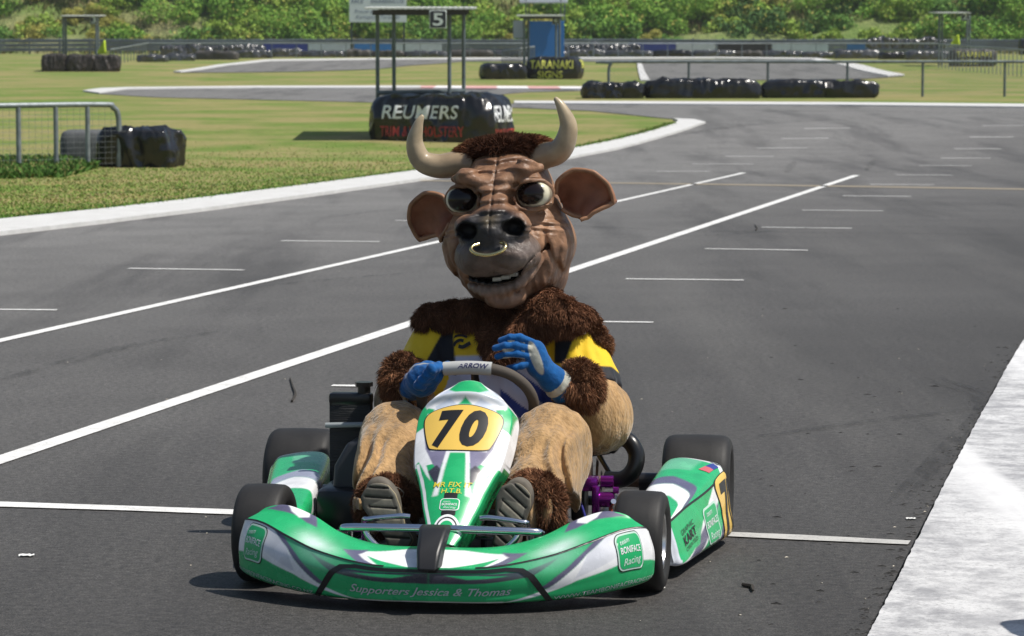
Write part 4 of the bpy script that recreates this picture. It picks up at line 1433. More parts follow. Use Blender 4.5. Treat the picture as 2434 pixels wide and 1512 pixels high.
# top
col = blend(col, Tp([(-.1, -.02), (-.1, .78), (.08, .74), (.20, .55), (.245, .3), (.17, -.02)]), WHITE)
col = blend(col, Tp([(.05, -.02), (.19, .42), (.14, -.02)]), GREEN)
col = blend(col, Tp([(.19, .62), (.275, .42), (.235, .2), (.20, -.02), (.145, -.02), (.19, .2), (.215, .38)]), PURP)
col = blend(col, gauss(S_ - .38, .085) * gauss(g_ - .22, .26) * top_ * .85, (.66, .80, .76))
col = blend(col, Tp([(.43, .62), (.50, .98), (.60, 1.2), (.82, 1.2), (.95, .85), (.80, .62), (.68, .55), (.56, .62), (.49, .58)]), PURP)
col = blend(col, Tp([(.50, .72), (.56, 1.2), (.66, 1.2), (.66, .85), (.60, .66), (.54, .60)]), WHITE)
col = blend(col, Tp([(.72, .74), (.80, .88), (.92, .70), (.82, .58)]), GREEN)
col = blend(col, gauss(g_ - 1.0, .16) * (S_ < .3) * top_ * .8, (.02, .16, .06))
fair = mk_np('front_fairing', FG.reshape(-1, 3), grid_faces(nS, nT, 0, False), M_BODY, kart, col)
fair.modifiers.new('thick', 'SOLIDIFY').thickness = .004
fair.modifiers['thick'].offset = -1
CT = (0, .1, .1)
def fch(a, b_):                                              # chart: a metres along from the centre, b 0..1 up the front face, then over the top
    return bilin(FG, np.asarray(a) / .60 * 6 * NS + 6 * NS, (1 + 3 * np.asarray(b_) / .13) * NT)
for sg in (-1, 1):
    pin = [(sg * q, .1300 + .0006) for q in np.linspace(.075, .585, 26)]
    place_poly(ribbon(pin, .0042), fch, M_INK, fair, CT, .0012, 'pinstripe')
    # team badge
    cx = sg * .412
    place_poly(rrect(cx, .084, .097, .082, .018), fch, M_INK, fair, CT, .0012, 'badge')
    place_poly(rrect(cx, .084, .093, .078, .017), fch, M_LGT, fair, CT, .0018, 'badge')
    place_poly(rrect(cx, .084, .084, .070, .014), fch, M_GRNV, fair, CT, .0024, 'badge')
    place_text('team', (cx - .016, .102), .0105, fch, M_LGT, fair, CT, .01, .3, .034, rot=.12, lift=.003)
    place_text('BONIFACE', (cx, .0815), .0135, fch, M_WHT, fair, CT, .012, 0, .072, lift=.003)
    place_text('Racing', (cx + .002, .0585), .014, fch, M_LGT, fair, CT, .01, .35, .066, rot=.08, lift=.003)
    place_text('WWW.TEAMBONIFACERACING.CO.NZ', (sg * .375, .0125), .0095, fch, M_SIL, fair, CT, .0, 0, .33, rot=sg * .012, lift=.002, step=.01)
    # black outline of the centre panel
    place_poly(ribbon([(sg * q[0], q[1]) for q in ((.0, .118), (.06, .118), (.125, .117), (.150, .108), (.166, .085), (.185, .04), (.205, .002))], .012), fch, M_INK, fair, CT, .0017, 'panel_outline')
place_text('Supporters Jessica & Thomas', (0, .040), .025, fch, M_SIL, fair, CT, .010, .42, .265, lift=.0025, step=.01)
# black centre block of the nose
V = []
for (y, z, hw, d) in [(-.44, .112, .024, .05), (-.415, .155, .028, .05), (-.345, .197, .032, .05), (-.325, .203, .031, .05)]:
    for (x, yy) in ((-hw, 0), (hw, 0), (hw * 1.3, d), (-hw * 1.3, d)):
        V.append((x, y + yy, z))
F = [(4 * i + a, 4 * i + 4 + a, 4 * i + 4 + (a + 1) % 4, 4 * i + (a + 1) % 4) for i in range(3) for a in range(4)] + [(0, 1, 2, 3), (15, 14, 13, 12)]
o = mk('nose_block', V, F, M_BLK, kart, sharp=50)
bv = o.modifiers.new('b', 'BEVEL'); bv.width = .007; bv.segments = 3

# ---------------------------------------------------------------- number panel over the steering column
WB = [(0, .026), (.1, .05), (.257, .073), (.366, .086), (.436, .097), (.51, .112), (.60, .119), (.70, .123), (.81, .124), (.875, .116), (.93, .093), (.97, .060), (1.0, .022)]
nb, nc = 240, 131
bb = np.linspace(0, 1, nb)
wb = np.interp(bb, [q[0] for q in WB], [q[1] for q in WB])
wb = np.convolve(np.pad(wb, 6, 'edge'), np.ones(13) / 13, 'valid')
tcol = np.linspace(-1.25, 1.25, nc)
PG = np.zeros((nb, nc, 3))
for i in range(nb):
    b_ = bb[i]
    yb = -.255 + .445 * b_
    zb = float(np.interp(b_, (0, .1, .2, .3, .4, .5, .6, .7, .8, .9, 1), (.1454, .1751, .207, .2397, .2717, .3062, .3428, .3788, .4164, .4544, .508)))
    t = np.clip(tcol, -1, 1)
    ex = np.maximum(np.abs(tcol) - 1, 0) / .25                  # the turned-back flanks
    x = wb[i] * np.sign(tcol) * (np.abs(t) * (1 - .0) + .10 * ex)
    bul = (.030 * (1 - np.abs(t) ** 2.2)) * min(1, wb[i] / .1)
    scoop = .020 * math.exp(-((b_ - .90) / .022) ** 2) - .012 * math.exp(-((b_ - .945) / .03) ** 2)
    fl = ex * (.055 + .03 * (b_ < .55) * (1 - b_))
    nrm = np.array((0, -.65, .76))
    PG[i, :, 0] = x + .014
    PG[i, :, 1] = yb + nrm[1] * (bul + scoop * (1 - t ** 2) ** .5 * (1 + 0 * t)) + fl
    PG[i, :, 2] = zb + nrm[2] * (bul + scoop * (1 - t ** 2) ** .5) - fl * .45
bi, ti = np.meshgrid(bb, tcol, indexing='ij')
B_, X_ = bi.ravel(), PG[..., 0].ravel() - .014
TT = ti.ravel()
AX = np.abs(X_)
col = np.tile(WHITE, (B_.size, 1)).astype(float)
col[(B_ < .50)] = GREEN
def Np(poly, e=.0016): return soft_poly(AX, B_, poly, e, 2.2)
col = blend(col, Np([(.03, .0), (.03, .12), (.045, .3), (.02, .56), (-.1, .56), (-.1, 0)]), GREEN)
col = blend(col, Np([(-.1, 0), (.042, 0), (.055, .2), (.072, .36), (.088, .44), (.110, .52), (.103, .535), (.07, .45), (.042, .30), (-.1, .3)]), GREEN)
wl_ = np.interp(B_, bb, wb)
col = blend(col, sstep(.0045, .0035, np.abs(AX - wl_ + .009)) * (B_ < .52), WHITE)
col = blend(col, Np([(.060, .40), (.075, .44), (.10, .53), (.085, .53)]), WHITE)
col = blend(col, Np([(.035, .30), (.050, .30), (.030, .56), (.022, .56)], .003), WHITE)
col = blend(col, Np([(.030, .575), (.040, .44), (.062, .50), (.088, .60), (.098, .70), (.072, .58)]), (.20, .19, .29))
col = blend(col, Np([(.038, .46), (.043, .36), (.072, .46), (.05, .49)]), DARK)
col = blend(col, Np([(.102, .74), (.125, .72), (.13, .86), (.108, .89), (.098, .82)]), GREEN)
col = blend(col, Np([(.088, .815), (.11, .83), (.10, .86), (.08, .84)]), GREEN)
col = blend(col, Np([(-.1, .855), (.02, .855), (.0, .885), (-.1, .885)]), GREEN)
col = blend(col, Np([(.02, .853), (.075, .835), (.08, .86), (.04, .884)]), (.56, .62, .72))
col = blend(col, Np([(-.1, .895), (.045, .893), (.085, .875), (.105, .86), (.11, .88), (.09, .915), (.05, .935), (-.1, .94)]), (.56, .60, .64))
col = blend(col, Np([(-.1, .945), (.028, .942), (.055, .96), (.03, 1.0), (-.1, 1.01)]), GREEN)
col = blend(col, Np([(.03, .94), (.09, .92), (.075, .95), (.055, .965)]), (.56, .62, .74))
col = blend(col, (np.abs(TT) > 1.06) * (B_ < .53), (.012, .22, .07))
pan = mk_np('number_panel', PG.reshape(-1, 3), grid_faces(nb, nc, 0, True), M_BODY, kart, col)
pan.modifiers.new('thick', 'SOLIDIFY').thickness = .004
pan.modifiers['thick'].offset = -1
PLEN = .585
def pch(a, b_):                                              # chart: a metres across, b metres up the panel
    k = np.asarray(b_) / PLEN
    wv_ = np.interp(k, bb, wb)
    t = np.asarray(a) / wv_
    return bilin(PG, k * (nb - 1), (t + 1.25) / 2.5 * (nc - 1))
CP = (0, .5, .1)
plate = [(-.101, .76), (-.098, .80), (-.08, .825), (-.03, .845), (.0, .849), (.03, .845), (.08, .825), (.098, .80), (.101, .76), (.092, .68), (.080, .61), (.070, .59), (.04, .577), (0, .573), (-.04, .577), (-.070, .59), (-.080, .61), (-.092, .68)]
pl = catmull([(x, b_ * PLEN) for x, b_ in plate], 4, True)
cpl = pl.mean(0)
place_poly(cpl + (pl - cpl) * 1.035, pch, M_INK, pan, CP, .0010, 'number_plate_border')
npl = place_poly(pl, pch, M_YEL, pan, CP, .0018, 'number_plate')
v70 = [('7', -.032), ('0', .036)]
for ch_, dx in v70:
    place_text(ch_, (dx - .004, .613 * PLEN), .112, pch, M_INK, npl, CP, .055, .22, .070 if ch_ == '7' else .069, lift=.0028, name='digit')
place_text('MR FIX IT', (0, .345 * PLEN), .018, pch, M_YTXT, pan, CP, .004, .12, .098, lift=.0022, bend=2.0)
place_text('H.T.B.', (0, .308 * PLEN), .016, pch, M_YTXT, pan, CP, .004, .1, .052, lift=.0022)
place_poly(rrect(0, .24 * PLEN, .050, .042, .01), pch, M_WHT, pan, CP, .0012, 'badge')
place_poly(rrect(0, .24 * PLEN, .045, .037, .008), pch, M_GRNV, pan, CP, .0018, 'badge')
place_text('team', (-.008, .25 * PLEN), .006, pch, M_LGT, pan, CP, .01, .3, .018, lift=.0026)
place_text('BONIFACE', (0, .2315 * PLEN), .008, pch, M_WHT, pan, CP, .012, 0, .038, lift=.0026)
place_text('Racing', (.001, .2135 * PLEN), .0075, pch, M_LGT, pan, CP, .01, .35, .033, lift=.0026)
place_poly(rrect(0, .292 * PLEN, .034, .022, .002), pch, M_INK, pan, CP, .0011, 'sticker')
place_poly(rrect(0, .188 * PLEN, .036, .016, .003), pch, M_INK, pan, CP, .0011, 'sticker')
for r0, mm_, lf in ((.034, M_WHT, .0012), (.028, M_INK, .0018), (.024, M_WHT, .0024), (.018, M_GRNV, .003)):
    place_poly([(r0 * math.cos(t), .105 * PLEN + 1.5 * r0 * math.sin(t) - .008) for t in np.linspace(0, math.pi, 15)], pch, mm_, pan, CP, lf, 'roundel')
def flank_fn(a, b_):
    k = np.asarray(b_) / PLEN
    return bilin(PG, k * (nb - 1), (1.0 + .125 + np.asarray(a) * 4.5 + 1.25) / 2.5 * (nc - 1))
place_text('Samuel Sunny', (.0, .36 * PLEN), .018, lambda a, b_: flank_fn(b_ - .36 * PLEN, a + .36 * PLEN), M_INK, pan, CP, .01, .3, .13, lift=.002)
# steering support bracket and column behind the panel
MB().tube([(0, -.05, .12), (0, .38, .40)], .012, 10).build('steering_column', M_STEEL, kart)
MB().tube([(-.06, .12, .08), (-.05, .22, .36), (0, .25, .39), (.05, .22, .36), (.06, .12, .08)], .009, 8, 5).build('column_bracket', M_STEEL, kart)

# ---------------------------------------------------------------- steering wheel
WC = np.array((0.004, .405, .425)); WU = np.array((0, -.56, .83)); WX = np.array((1., 0, 0)); WN = np.cross(WX, WU)
rim = [(-.098, .122), (-.06, .128), (0, .130), (.045, .128), (.10, .106), (.140, .06), (.153, 0), (.135, -.08), (.08, -.135), (0, -.148), (-.08, -.135), (-.135, -.08), (-.153, 0), (-.140, .06)]
def wp(x, y, n_=0): return WC + WX * x + WU * y + WN * n_
sw = MB().tube([wp(*q) for q in rim], .0150, 14, 8, True).build('steering_wheel', mat('wheel_suede', (.075, .062, .050), .8, bump=.4, bscale=300, bdist=.001), kart)
grip = MB().tube([wp(x, y) for x, y in ((-.082, .1255), (-.04, .1295), (0, .1305), (.048, .1275))], .0185, 16, 5)
gr = grip.build('rim_grip', mat('grip_grey', (.42, .43, .42), .6), sw)
fwd = -np.array((0, .80, -.35)); fwd /= np.linalg.norm(fwd)
gu = np.cross(np.array((1., 0, 0)), fwd); gu = gu if gu[2] > 0 else -gu
gfn = lambda a, b_: wp(0, .1295) + np.outer(a, WX) + np.outer(np.asarray(b_), gu) + fwd * np.sqrt(np.maximum(1e-8, .0187 ** 2 - np.asarray(b_) ** 2))[:, None] + np.outer(np.interp(a, (-.08, 0, .05), (-.004, .001, -.002)), WU)
place_text('ARROW', (.0, -.006), .013, gfn, mat('ink_navy', (.03, .03, .10), .5), gr, wp(0, .10), .02, .3, .085, lift=.001, step=.004)
for (x, y) in ((0, .125), (.13, -.075), (-.13, -.075)):
    MB().tube([wp(0, 0, -.004), wp(x * .5, y * .5, -.002), wp(x, y)], [.014, .012, .01], 8, 4, flat=.4).build('spoke', M_STEEL, sw)
MB().tube([wp(0, 0, -.02), wp(0, 0, .012)], .03, 16).build('hub', M_BLKS, sw)

# ---------------------------------------------------------------- side pods
def pod(side):
    #        inner bottom     outer bottom     low face        crease          top outer        top inner      inner drop
    P0 = np.array([
     [(.440, .165, .04), (.545, .165, .037), (.550, .165, .07), (.535, .175, .150), (.520, .180, .158), (.440, .19, .162), (.43, .19, .10)],
     [(.440, .19, .036), (.572, .195, .034), (.574, .20, .07), (.545, .205, .153), (.530, .210, .163), (.440, .22, .168), (.43, .22, .10)],
     [(.455, .35, .034), (.598, .35, .032), (.600, .35, .09), (.572, .36, .165), (.550, .36, .180), (.452, .37, .184), (.44, .37, .10)],
     [(.470, .55, .032), (.630, .55, .030), (.632, .55, .10), (.612, .56, .178), (.585, .56, .200), (.468, .57, .206), (.455, .57, .10)],
     [(.490, .74, .030), (.657, .74, .026), (.660, .74, .11), (.645, .75, .196), (.610, .76, .226), (.485, .76, .228), (.47, .76, .10)],
     [(.500, .81, .030), (.660, .81, .028), (.662, .81, .11), (.650, .815, .19), (.620, .82, .221), (.495, .82, .224), (.48, .82, .10)],
     [(.505, .83, .04), (.650, .83, .04), (.652, .83, .11), (.642, .83, .18), (.615, .835, .208), (.50, .835, .21), (.485, .83, .10)]])
    Gd = up_grid(P0, 36, 20, 3)
    if side < 0: Gd[..., 0] *= -1
    n1, n2 = Gd.shape[:2]
    pi_, qi = np.meshgrid(np.arange(n1) / 36, np.arange(n2) / 20, indexing='ij')
    p_, q_ = pi_.ravel() / 6, qi.ravel()
    out_, tp_ = (q_ <= 3) & (q_ >= .9), q_ > 3
    fo, ft = (q_ - 1) / 2, (q_ - 3) / 2.2
    c = np.tile(GREEN, (p_.size, 1)).astype(float)
    def O(poly): return soft_poly(p_, fo, poly, .005, 2.5) * out_
    def T(poly): return soft_poly(p_, ft, poly, .005, 2.5) * tp_
    c = blend(c, O([(-.1, -.1), (.30, -.1), (.55, .62), (.68, 1.05), (.60, 1.05), (.45, .68), (.28, .28), (.14, .16), (-.1, .20)]), WHITE)
    c = blend(c, O([(.22, .16), (.42, .5), (.50, .72), (.58, .66), (.45, .35), (.34, .1)]), PURP)
    c = blend(c, O([(.48, -.1), (.62, .5), (.78, .62), (1.1, .55), (1.1, -.1)]), PURP)
    c = blend(c, O([(.74, 1.05), (.82, .80), (1.1, .86), (1.1, 1.05)]), WHITE)
    c = blend(c, O([(-.1, -.1), (.12, -.1), (.16, .9), (.1, 1.05), (-.1, 1.05)]) * (p_ < .155), (.62, .66, .74))
    c = blend(c, O([(.12, .3), (.35, .3), (.42, .62), (.35, 1.02), (.13, 1.02)]), GREEN)
    c = blend(c, T([(.14, -.05), (.30, .02), (.40, .30), (.46, .65), (.40, 1.2), (.26, 1.2), (.34, .9), (.36, .6), (.30, .35), (.2, .2)]), WHITE)
    c = blend(c, T([(.30, .02), (.36, .02), (.47, .35), (.52, .7), (.46, 1.2), (.40, 1.2), (.46, .65), (.40, .30)]), PURP if side > 0 else (.30, .32, .42))
    c = blend(c, T([(.66, -.05), (.74, -.05), (.80, .28), (.84, .6), (.95, 1.2), (.80, 1.2), (.70, .6)]), WHITE)
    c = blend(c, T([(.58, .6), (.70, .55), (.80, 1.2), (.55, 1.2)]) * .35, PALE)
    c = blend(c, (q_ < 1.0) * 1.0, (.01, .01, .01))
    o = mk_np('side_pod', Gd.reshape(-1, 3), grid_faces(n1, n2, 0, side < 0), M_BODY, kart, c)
    o.modifiers.new('thick', 'SOLIDIFY').thickness = .004
    o.modifiers['thick'].offset = -1
    # closed ends
    for i_ in (0, n1 - 1):
        e = Gd[i_]
        mk('pod_end', list(e), [list(range(len(e)))], M_WHT if i_ == 0 else M_BLK, o, smooth=False)
    return o, Gd, n1, n2
podR, GR_, n1, n2 = pod(1)
podL, GL_, _, _ = pod(-1)
CR_ = (.3, .5, .1)
def och(a, b_):                                              # outer face: a metres along (from the front corner), b metres up
    p_ = .16 + np.asarray(a) / .66 * .80
    return bilin(GR_, p_ * (n1 - 1), (1 + 2 * np.asarray(b_) / .135) * 20)
def tch(a, b_):
    p_ = .16 + np.asarray(a) / .66 * .80
    return bilin(GR_, p_ * (n1 - 1), (3.05 + 2.0 * np.asarray(b_) / .14) * 20)
place_poly(ribbon([(q, .1345) for q in np.linspace(-.01, .60, 24)], .006), och, M_INK, podR, CR_, .0015, 'pinstripe')
pp = catmull([(.345, .135), (.43, .145), (.515, .137), (.50, .075), (.515, .012), (.43, .0), (.35, -.002), (.358, .07)], 4, True)
cpp = pp.mean(0)
place_poly(cpp + (pp - cpp) * 1.06, och, M_INK, podR, CR_, .0015, 'number_plate_border')
pl2 = place_poly(pp, och, M_YEL, podR, CR_, .0022, 'number_plate')
place_text('70', (.432, .018), .105, och, M_INK, pl2, CR_, .03, .1, .135, lift=.003, name='digit')
place_poly(rrect(.272, .062, .10, .088, .015), och, M_LGT, podR, CR_, .0015, 'badge')
place_poly(rrect(.272, .062, .088, .078, .012), och, M_GRNV, podR, CR_, .0021, 'badge')
place_text('team', (.262, .085), .012, och, M_LGT, podR, CR_, .01, .3, .04, lift=.0027)
place_text('BONIFACE', (.272, .058), .016, och, M_WHT, podR, CR_, .01, 0, .078, lift=.0027)
place_text('Racing', (.272, .03), .016, och, M_LGT, podR, CR_, .01, .3, .07, lift=.0027)
for s_, b_, h_ in (('GRAPHIC', .094, .010), ('KART', .070, .020), ('CREATED', .054, .010)):
    place_text(s_, (.10, b_), h_, och, M_INK, podR, CR_, .02 if s_ == 'KART' else 0, 0, .105, lift=.002)
place_text('WWW.TEAMBONIFACERACING.CO.NZ', (.26, .012), .009, och, M_INK, podR, CR_, 0, 0, .34, lift=.002)
tf = lambda a, b_: tch(np.asarray(a), np.asarray(b_))
place_text('DAVIS', (.50, .035), .022, tf, M_SIL, podR, CR_, .045, 0, .115, rot=-.25, lift=.0014)
place_text('DAVIS', (.50, .035), .022, tf, M_INK, podR, CR_, .005, 0, .112, rot=-.25, lift=.0024)
place_poly([(.385, .045), (.43, .035), (.435, .062), (.39, .072)], tf, mat('flag_blue', (.03, .05, .25), .4), podR, CR_, .0016, 'flag_sticker')
place_poly([(.355, .052), (.385, .045), (.39, .072), (.36, .079)], tf, mat('flag_red', (.55, .12, .14), .4), podR, CR_, .0016, 'flag_sticker')

# ---------------------------------------------------------------- wheels
def wheel(x, y, r, wd, rot=0):
    h_ = wd / 2
    prof = [(-h_ * .80, r * .55), (-h_ * .98, r * .68), (-h_ * 1.0, r * .80), (-h_ * .95, r * .90), (-h_ * .86, r * .96), (-h_ * .74, r * .99), (-h_ * .4, r), (0, r * 1.003), (h_ * .4, r), (h_ * .74, r * .99), (h_ * .86, r * .96), (h_ * .95, r * .90), (h_ * 1.0, r * .80), (h_ * .98, r * .68), (h_ * .80, r * .55)]
    ty = MB().lathe(prof, 56).build('tyre', M_RUB, kart, loc=(x, y, r), rot=(0, 0, rot))
    rp = [(-h_ * .84, r * .50), (-h_ * .86, r * .57), (-h_ * .80, r * .57), (-h_ * .7, r * .50), (-h_ * .3, r * .46), (0, r * .45), (h_ * .3, r * .46), (h_ * .7, r * .50), (h_ * .80, r * .57), (h_ * .86, r * .57), (h_ * .84, r * .50), (h_ * .55, r * .44), (h_ * .2, r * .40), (h_ * .15, r * .18), (-h_ * .1, r * .18), (-h_ * .2, r * .40), (-h_ * .55, r * .44), (-h_ * .84, r * .50)]
    ri = MB().lathe(rp, 40).build('rim', M_ALU, ty)
    hb = MB()
    hb.lathe([(-h_ * .6, r * .2), (h_ * .45, r * .2), (h_ * .5, r * .12), (h_ * .5, .001)], 20)
    for k in range(6):
        a = k * math.pi / 3
        hb.lathe([(-.0, .005), (h_ * .62, .005), (h_ * .62, .001)], 8, c=(0, r * .29 * math.cos(a), r * .29 * math.sin(a)))
    hb.build('hub', M_STEEL, ty)
    return ty
wheel(.487, 0, .128, .128, R(-2))
wheel(-.497, 0, .128, .128, R(-2))
wheel(.560, 1.01, .139, .196)
wheel(-.605, 1.01, .139, .196)
MB().tube([(-.60, 1.01, .139), (.56, 1.01, .139)], .0165, 16).build('rear_axle', M_RUST, kart)
for x in (-.47, .44):
    MB().lathe([(-.05, .022), (.05, .022), (.05, .038), (.035, .038), (.035, .026), (-.05, .026)], 20, c=(x, 1.01, .139)).build('wheel_hub', M_STEEL, kart)
for sg, x in ((1, .487), (-1, -.497)):
    MB().tube([(x * .98, 0, .128), (x * .72, .0, .11)], .012, 10).build('stub_axle', M_STEEL, kart)
    MB().box((x * .72, 0, .105), (.04, .045, .09), .006).build('steering_knuckle', M_PUR, kart)
    MB().tube([(x * .72, .07, .09), (x * .10, .06, .12)], .007, 8).build('tie_rod', M_CHROME, kart)

# ---------------------------------------------------------------- chassis, floor, seat
fr = MB()
for sg in (-1, 1):
    fr.tube([(sg * .10, -.27, .055), (sg * .17, -.22, .055), (sg * .19, -.05, .055), (sg * .30, .05, .06), (sg * .30, .6, .06), (sg * .31, 1.10, .07)], .015, 10, 5)
    fr.tube([(sg * .36, 0, .075), (sg * .19, -.02, .06)], .015, 10)
fr.tube([(-.30, .12, .06), (.30, .12, .06)], .015, 10)
fr.tube([(-.31, 1.08, .07), (.31, 1.08, .07)], .015, 10)
fr.tube([(-.11, -.265, .055), (.11, -.265, .055)], .015, 10)
fr.build('chassis_frame', M_BLKS, kart)
MB().box((0, .06, .043), (.42, .60, .004), .001).build('floor_tray', mat('tray_metal', (.16, .16, .16), .45, .6), kart)
for sg in (-1, 1):
    mb = MB().tube([(sg * .30, .10, .06), (sg * .46, .22, .07), (sg * .48, .70, .07), (sg * .31, .84, .06)], .009, 8, 6)
    mb.build('pod_bar', M_CHROME, kart)
sy = [(.36, .150, .05), (.43, .095, .10), (.55, .075, .13), (.70, .075, .17), (.82, .12, .20), (.91, .22, .20), (.97, .34, .16), (1.0, .44, .10)]
V, F = [], []
nu = 17
for i, (y, z, wall) in enumerate(catmull(sy, 4)):
    for j in range(nu):
        t = -1 + 2 * j / (nu - 1)
        k = max(0, abs(t) - .55) / .45
        bk = min(1, max(0, (y - .78) / .2))
        x = math.copysign(min(abs(t) / .55, 1) * .165 + .035 * k, t) if t else 0
        V.append((x, y - wall * k * bk * .9, z + wall * k ** 1.6 * (1 - .65 * bk)))
n_st = len(V) // nu
for i in range(n_st - 1):
    for j in range(nu - 1):
        F.append((i * nu + j, i * nu + j + 1, i * nu + nu + j + 1, i * nu + nu + j))
o = mk('seat', V, F, mat('seat_fibre', (.26, .27, .29), .4, coat=.2), kart)
o.modifiers.new('thick', 'SOLIDIFY').thickness = .006
o.modifiers.new('sub', 'SUBSURF').render_levels = 1

# ---------------------------------------------------------------- front bars and pedals
mb = MB().tube([(-.255, -.185, .168), (-.243, -.20, .178), (-.15, -.215, .182), (0, -.22, .183), (.15, -.215, .180), (.235, -.20, .176), (.25, -.18, .168)], .0105, 12, 6)
mb.build('upper_bumper_bar', M_CHROME, kart)
for sg in (-1, 1):
    MB().tube([(sg * .195, -.205, .176), (sg * .185, -.21, .155), (sg * .155, -.215, .130), (sg * .11, -.22, .121), (.0, -.222, .119)], .0085, 10, 6).build('lower_bumper_bar', M_CHROME, kart)
    MB().tube([(sg * .235, -.19, .172), (sg * .24, -.16, .12), (sg * .23, -.14, .08)], .0095, 10, 4).build('bumper_upright', M_CHROME, kart)
    MB().tube([(sg * .09, -.145, .200), (sg * .12, -.148, .2015), (sg * .195, -.148, .192), (sg * .21, -.135, .178), (sg * .215, -.10, .07)], .0075, 10, 5).build('pedal', M_CHROME, kart)
mb = MB().box((.236, -.13, .11), (.025, .02, .09), .004)
mb.build('pedal_post', M_ALU, kart)
for (x, y, z, s) in ((-.275, -.11, .145, .03), (-.25, -.13, .115, .025), (-.225, -.15, .13, .022)):
    MB().box((x, y, z), (s, s, s * .8), .004).build('spindle_clamp', M_PUR if z < .14 else M_STEEL, kart)

# ---------------------------------------------------------------- radiator and engine on the left
rd = MB().box((-.382, .60, .265), (.118, .035, .29), .004).build('radiator', mat('radiator_core', (.008, .008, .009), .5, bump=1, bscale=140, bdist=.004, stretch=(.15, 1, 2.2)), kart)
MB().box((-.382, .60, .415), (.122, .045, .035), .01).build('header_tank', M_BLKS, rd)
MB().box((-.382, .60, .118), (.122, .045, .03), .01).build('header_tank', M_BLKS, rd)
MB().tube([(-.345, .60, .43), (-.345, .60, .452)], .018, 14).tube([(-.345, .60, .450), (-.345, .60, .462)], .025, 8).build('filler_cap', M_BLKS, rd)
MB().tube([(-.448, .565, .343), (-.30, .565, .348)], .0075, 10).build('radiator_stay', mat('stay_grey', (.28, .31, .32), .5), kart)
MB().tube([(-.33, .59, .13), (-.32, .55, .09), (-.28, .55, .08)], .015, 10, 4).build('coolant_hose', M_BLKS, kart)
V = [(-.405, .40, .10), (-.30, .40, .10), (-.30, .56, .10), (-.405, .56, .10), (-.395, .41, .25), (-.30, .41, .25), (-.30, .56, .25), (-.395, .56, .25), (-.36, .43, .315), (-.30, .43, .32), (-.30, .54, .32), (-.36, .54, .315)]
F = [(0, 1, 5, 4), (1, 2, 6, 5), (2, 3, 7, 6), (3, 0, 4, 7), (4, 5, 9, 8), (5, 6, 10, 9), (6, 7, 11, 10), (7, 4, 8, 11), (8, 9, 10, 11), (3, 2, 1, 0)]
o = mk('air_box', V, F, mat('airbox_plastic', (.022, .024, .028), .38), kart, smooth=True, sharp=30)
bv = o.modifiers.new('b', 'BEVEL'); bv.width = .012; bv.segments = 3
MB().box((-.36, .46, .115), (.15, .24, .16), .02).build('engine_block', M_BLKS, kart)
MB().lathe([(-.03, .0), (-.03, .075), (.03, .075), (.03, 0)], 24, c=(-.40, .44, .12)).build('clutch_cover', M_BLKS, kart)
MB().tube([(-.41, .39, .17), (-.415, .372, .165)], .012, 8).build('drain_plug', M_ALU, kart)
# ---------------------------------------------------------------- brake, exhaust hose on the right
cal = MB().box((.262, .80, .160), (.060, .06, .038), .006).build('brake_caliper', M_PUR, kart)
MB().box((.288, .78, .115), (.022, .05, .085), .005).build('caliper_half', M_PUR, cal)
MB().lathe([(-.018, 0), (-.018, .017), (.018, .017), (.018, 0)], 16, c=(.318, .79, .168)).build('piston_cap', M_PUR, cal)
MB().lathe([(-.02, 0), (-.02, .022), (.018, .022), (.022, .016), (.022, 0)], 18, c=(.318, .78, .118)).build('piston_cap', M_PUR, cal)
MB().lathe([(-.006, 0), (-.006, .010), (.01, .010), (.01, 0)], 12, c=(.342, .78, .145)).build('bleed_screw', M_PUR, cal)
MB().lathe([(-.004, .03), (-.004, .098), (.004, .098), (.004, .03)], 36, c=(.275, 1.01, .139)).build('brake_disc', mat('disc_steel', (.35, .3, .27), .3, .9), kart)
MB().lathe([(-.004, .03), (-.004, .09), (.004, .09), (.004, .03)], 36, c=(-.2, 1.01, .139)).build('sprocket', M_RUST, kart)
MB().tube([(.335, .72, .105), (.335, .71, .075)], [.006, .004], 8).build('brake_union', mat('union_red', (.55, .10, .06), .4), kart)
MB().tube([(.345, .70, .125), (.338, .72, .112)], .008, 8).build('brake_fitting', M_CHROME, kart)
MB().tube([(.225, .70, .19), (.265, .62, .12), (.285, .55, .09)], .004, 6, 4).build('brake_line', mat('line_blue', (.02, .02, .18), .4), kart)
MB().tube([(.315, .88, .255), (.345, .86, .283), (.378, .84, .275), (.397, .83, .240), (.390, .82, .200), (.360, .82, .172), (.31, .83, .168)], .024, 14, 6).build('exhaust_bend', M_BLKS, kart)
MB().tube([(.27, .9, .25), (.335, .84, .16)], .007, 8).build('exhaust_stay', M_STEEL, kart)
MB().tube([(-.05, 1.02, .20), (.15, .99, .235), (.31, .90, .255)], [.045, .04, .024], 14, 5).build('exhaust_pipe', M_BLKS, kart)
MB().box((.235, .83, .12), (.04, .12, .13), .01).build('engine_mount', M_BLKS, kart)
for x, z in ((.245, .21), (.26, .212)):
    MB().lathe([(-.003, .0), (-.003, .045), (.003, .045), (.003, 0)], 24, c=(x, .88, z - .03)).build('cooling_disc', mat('disc_bronze', (.30, .17, .11), .4, .8), kart)
MB().tube([(-.62, 1.16, .10), (-.3, 1.2, .10), (.3, 1.2, .10), (.60, 1.16, .10)], .012, 10, 4).build('rear_bumper', M_CHROME, kart)
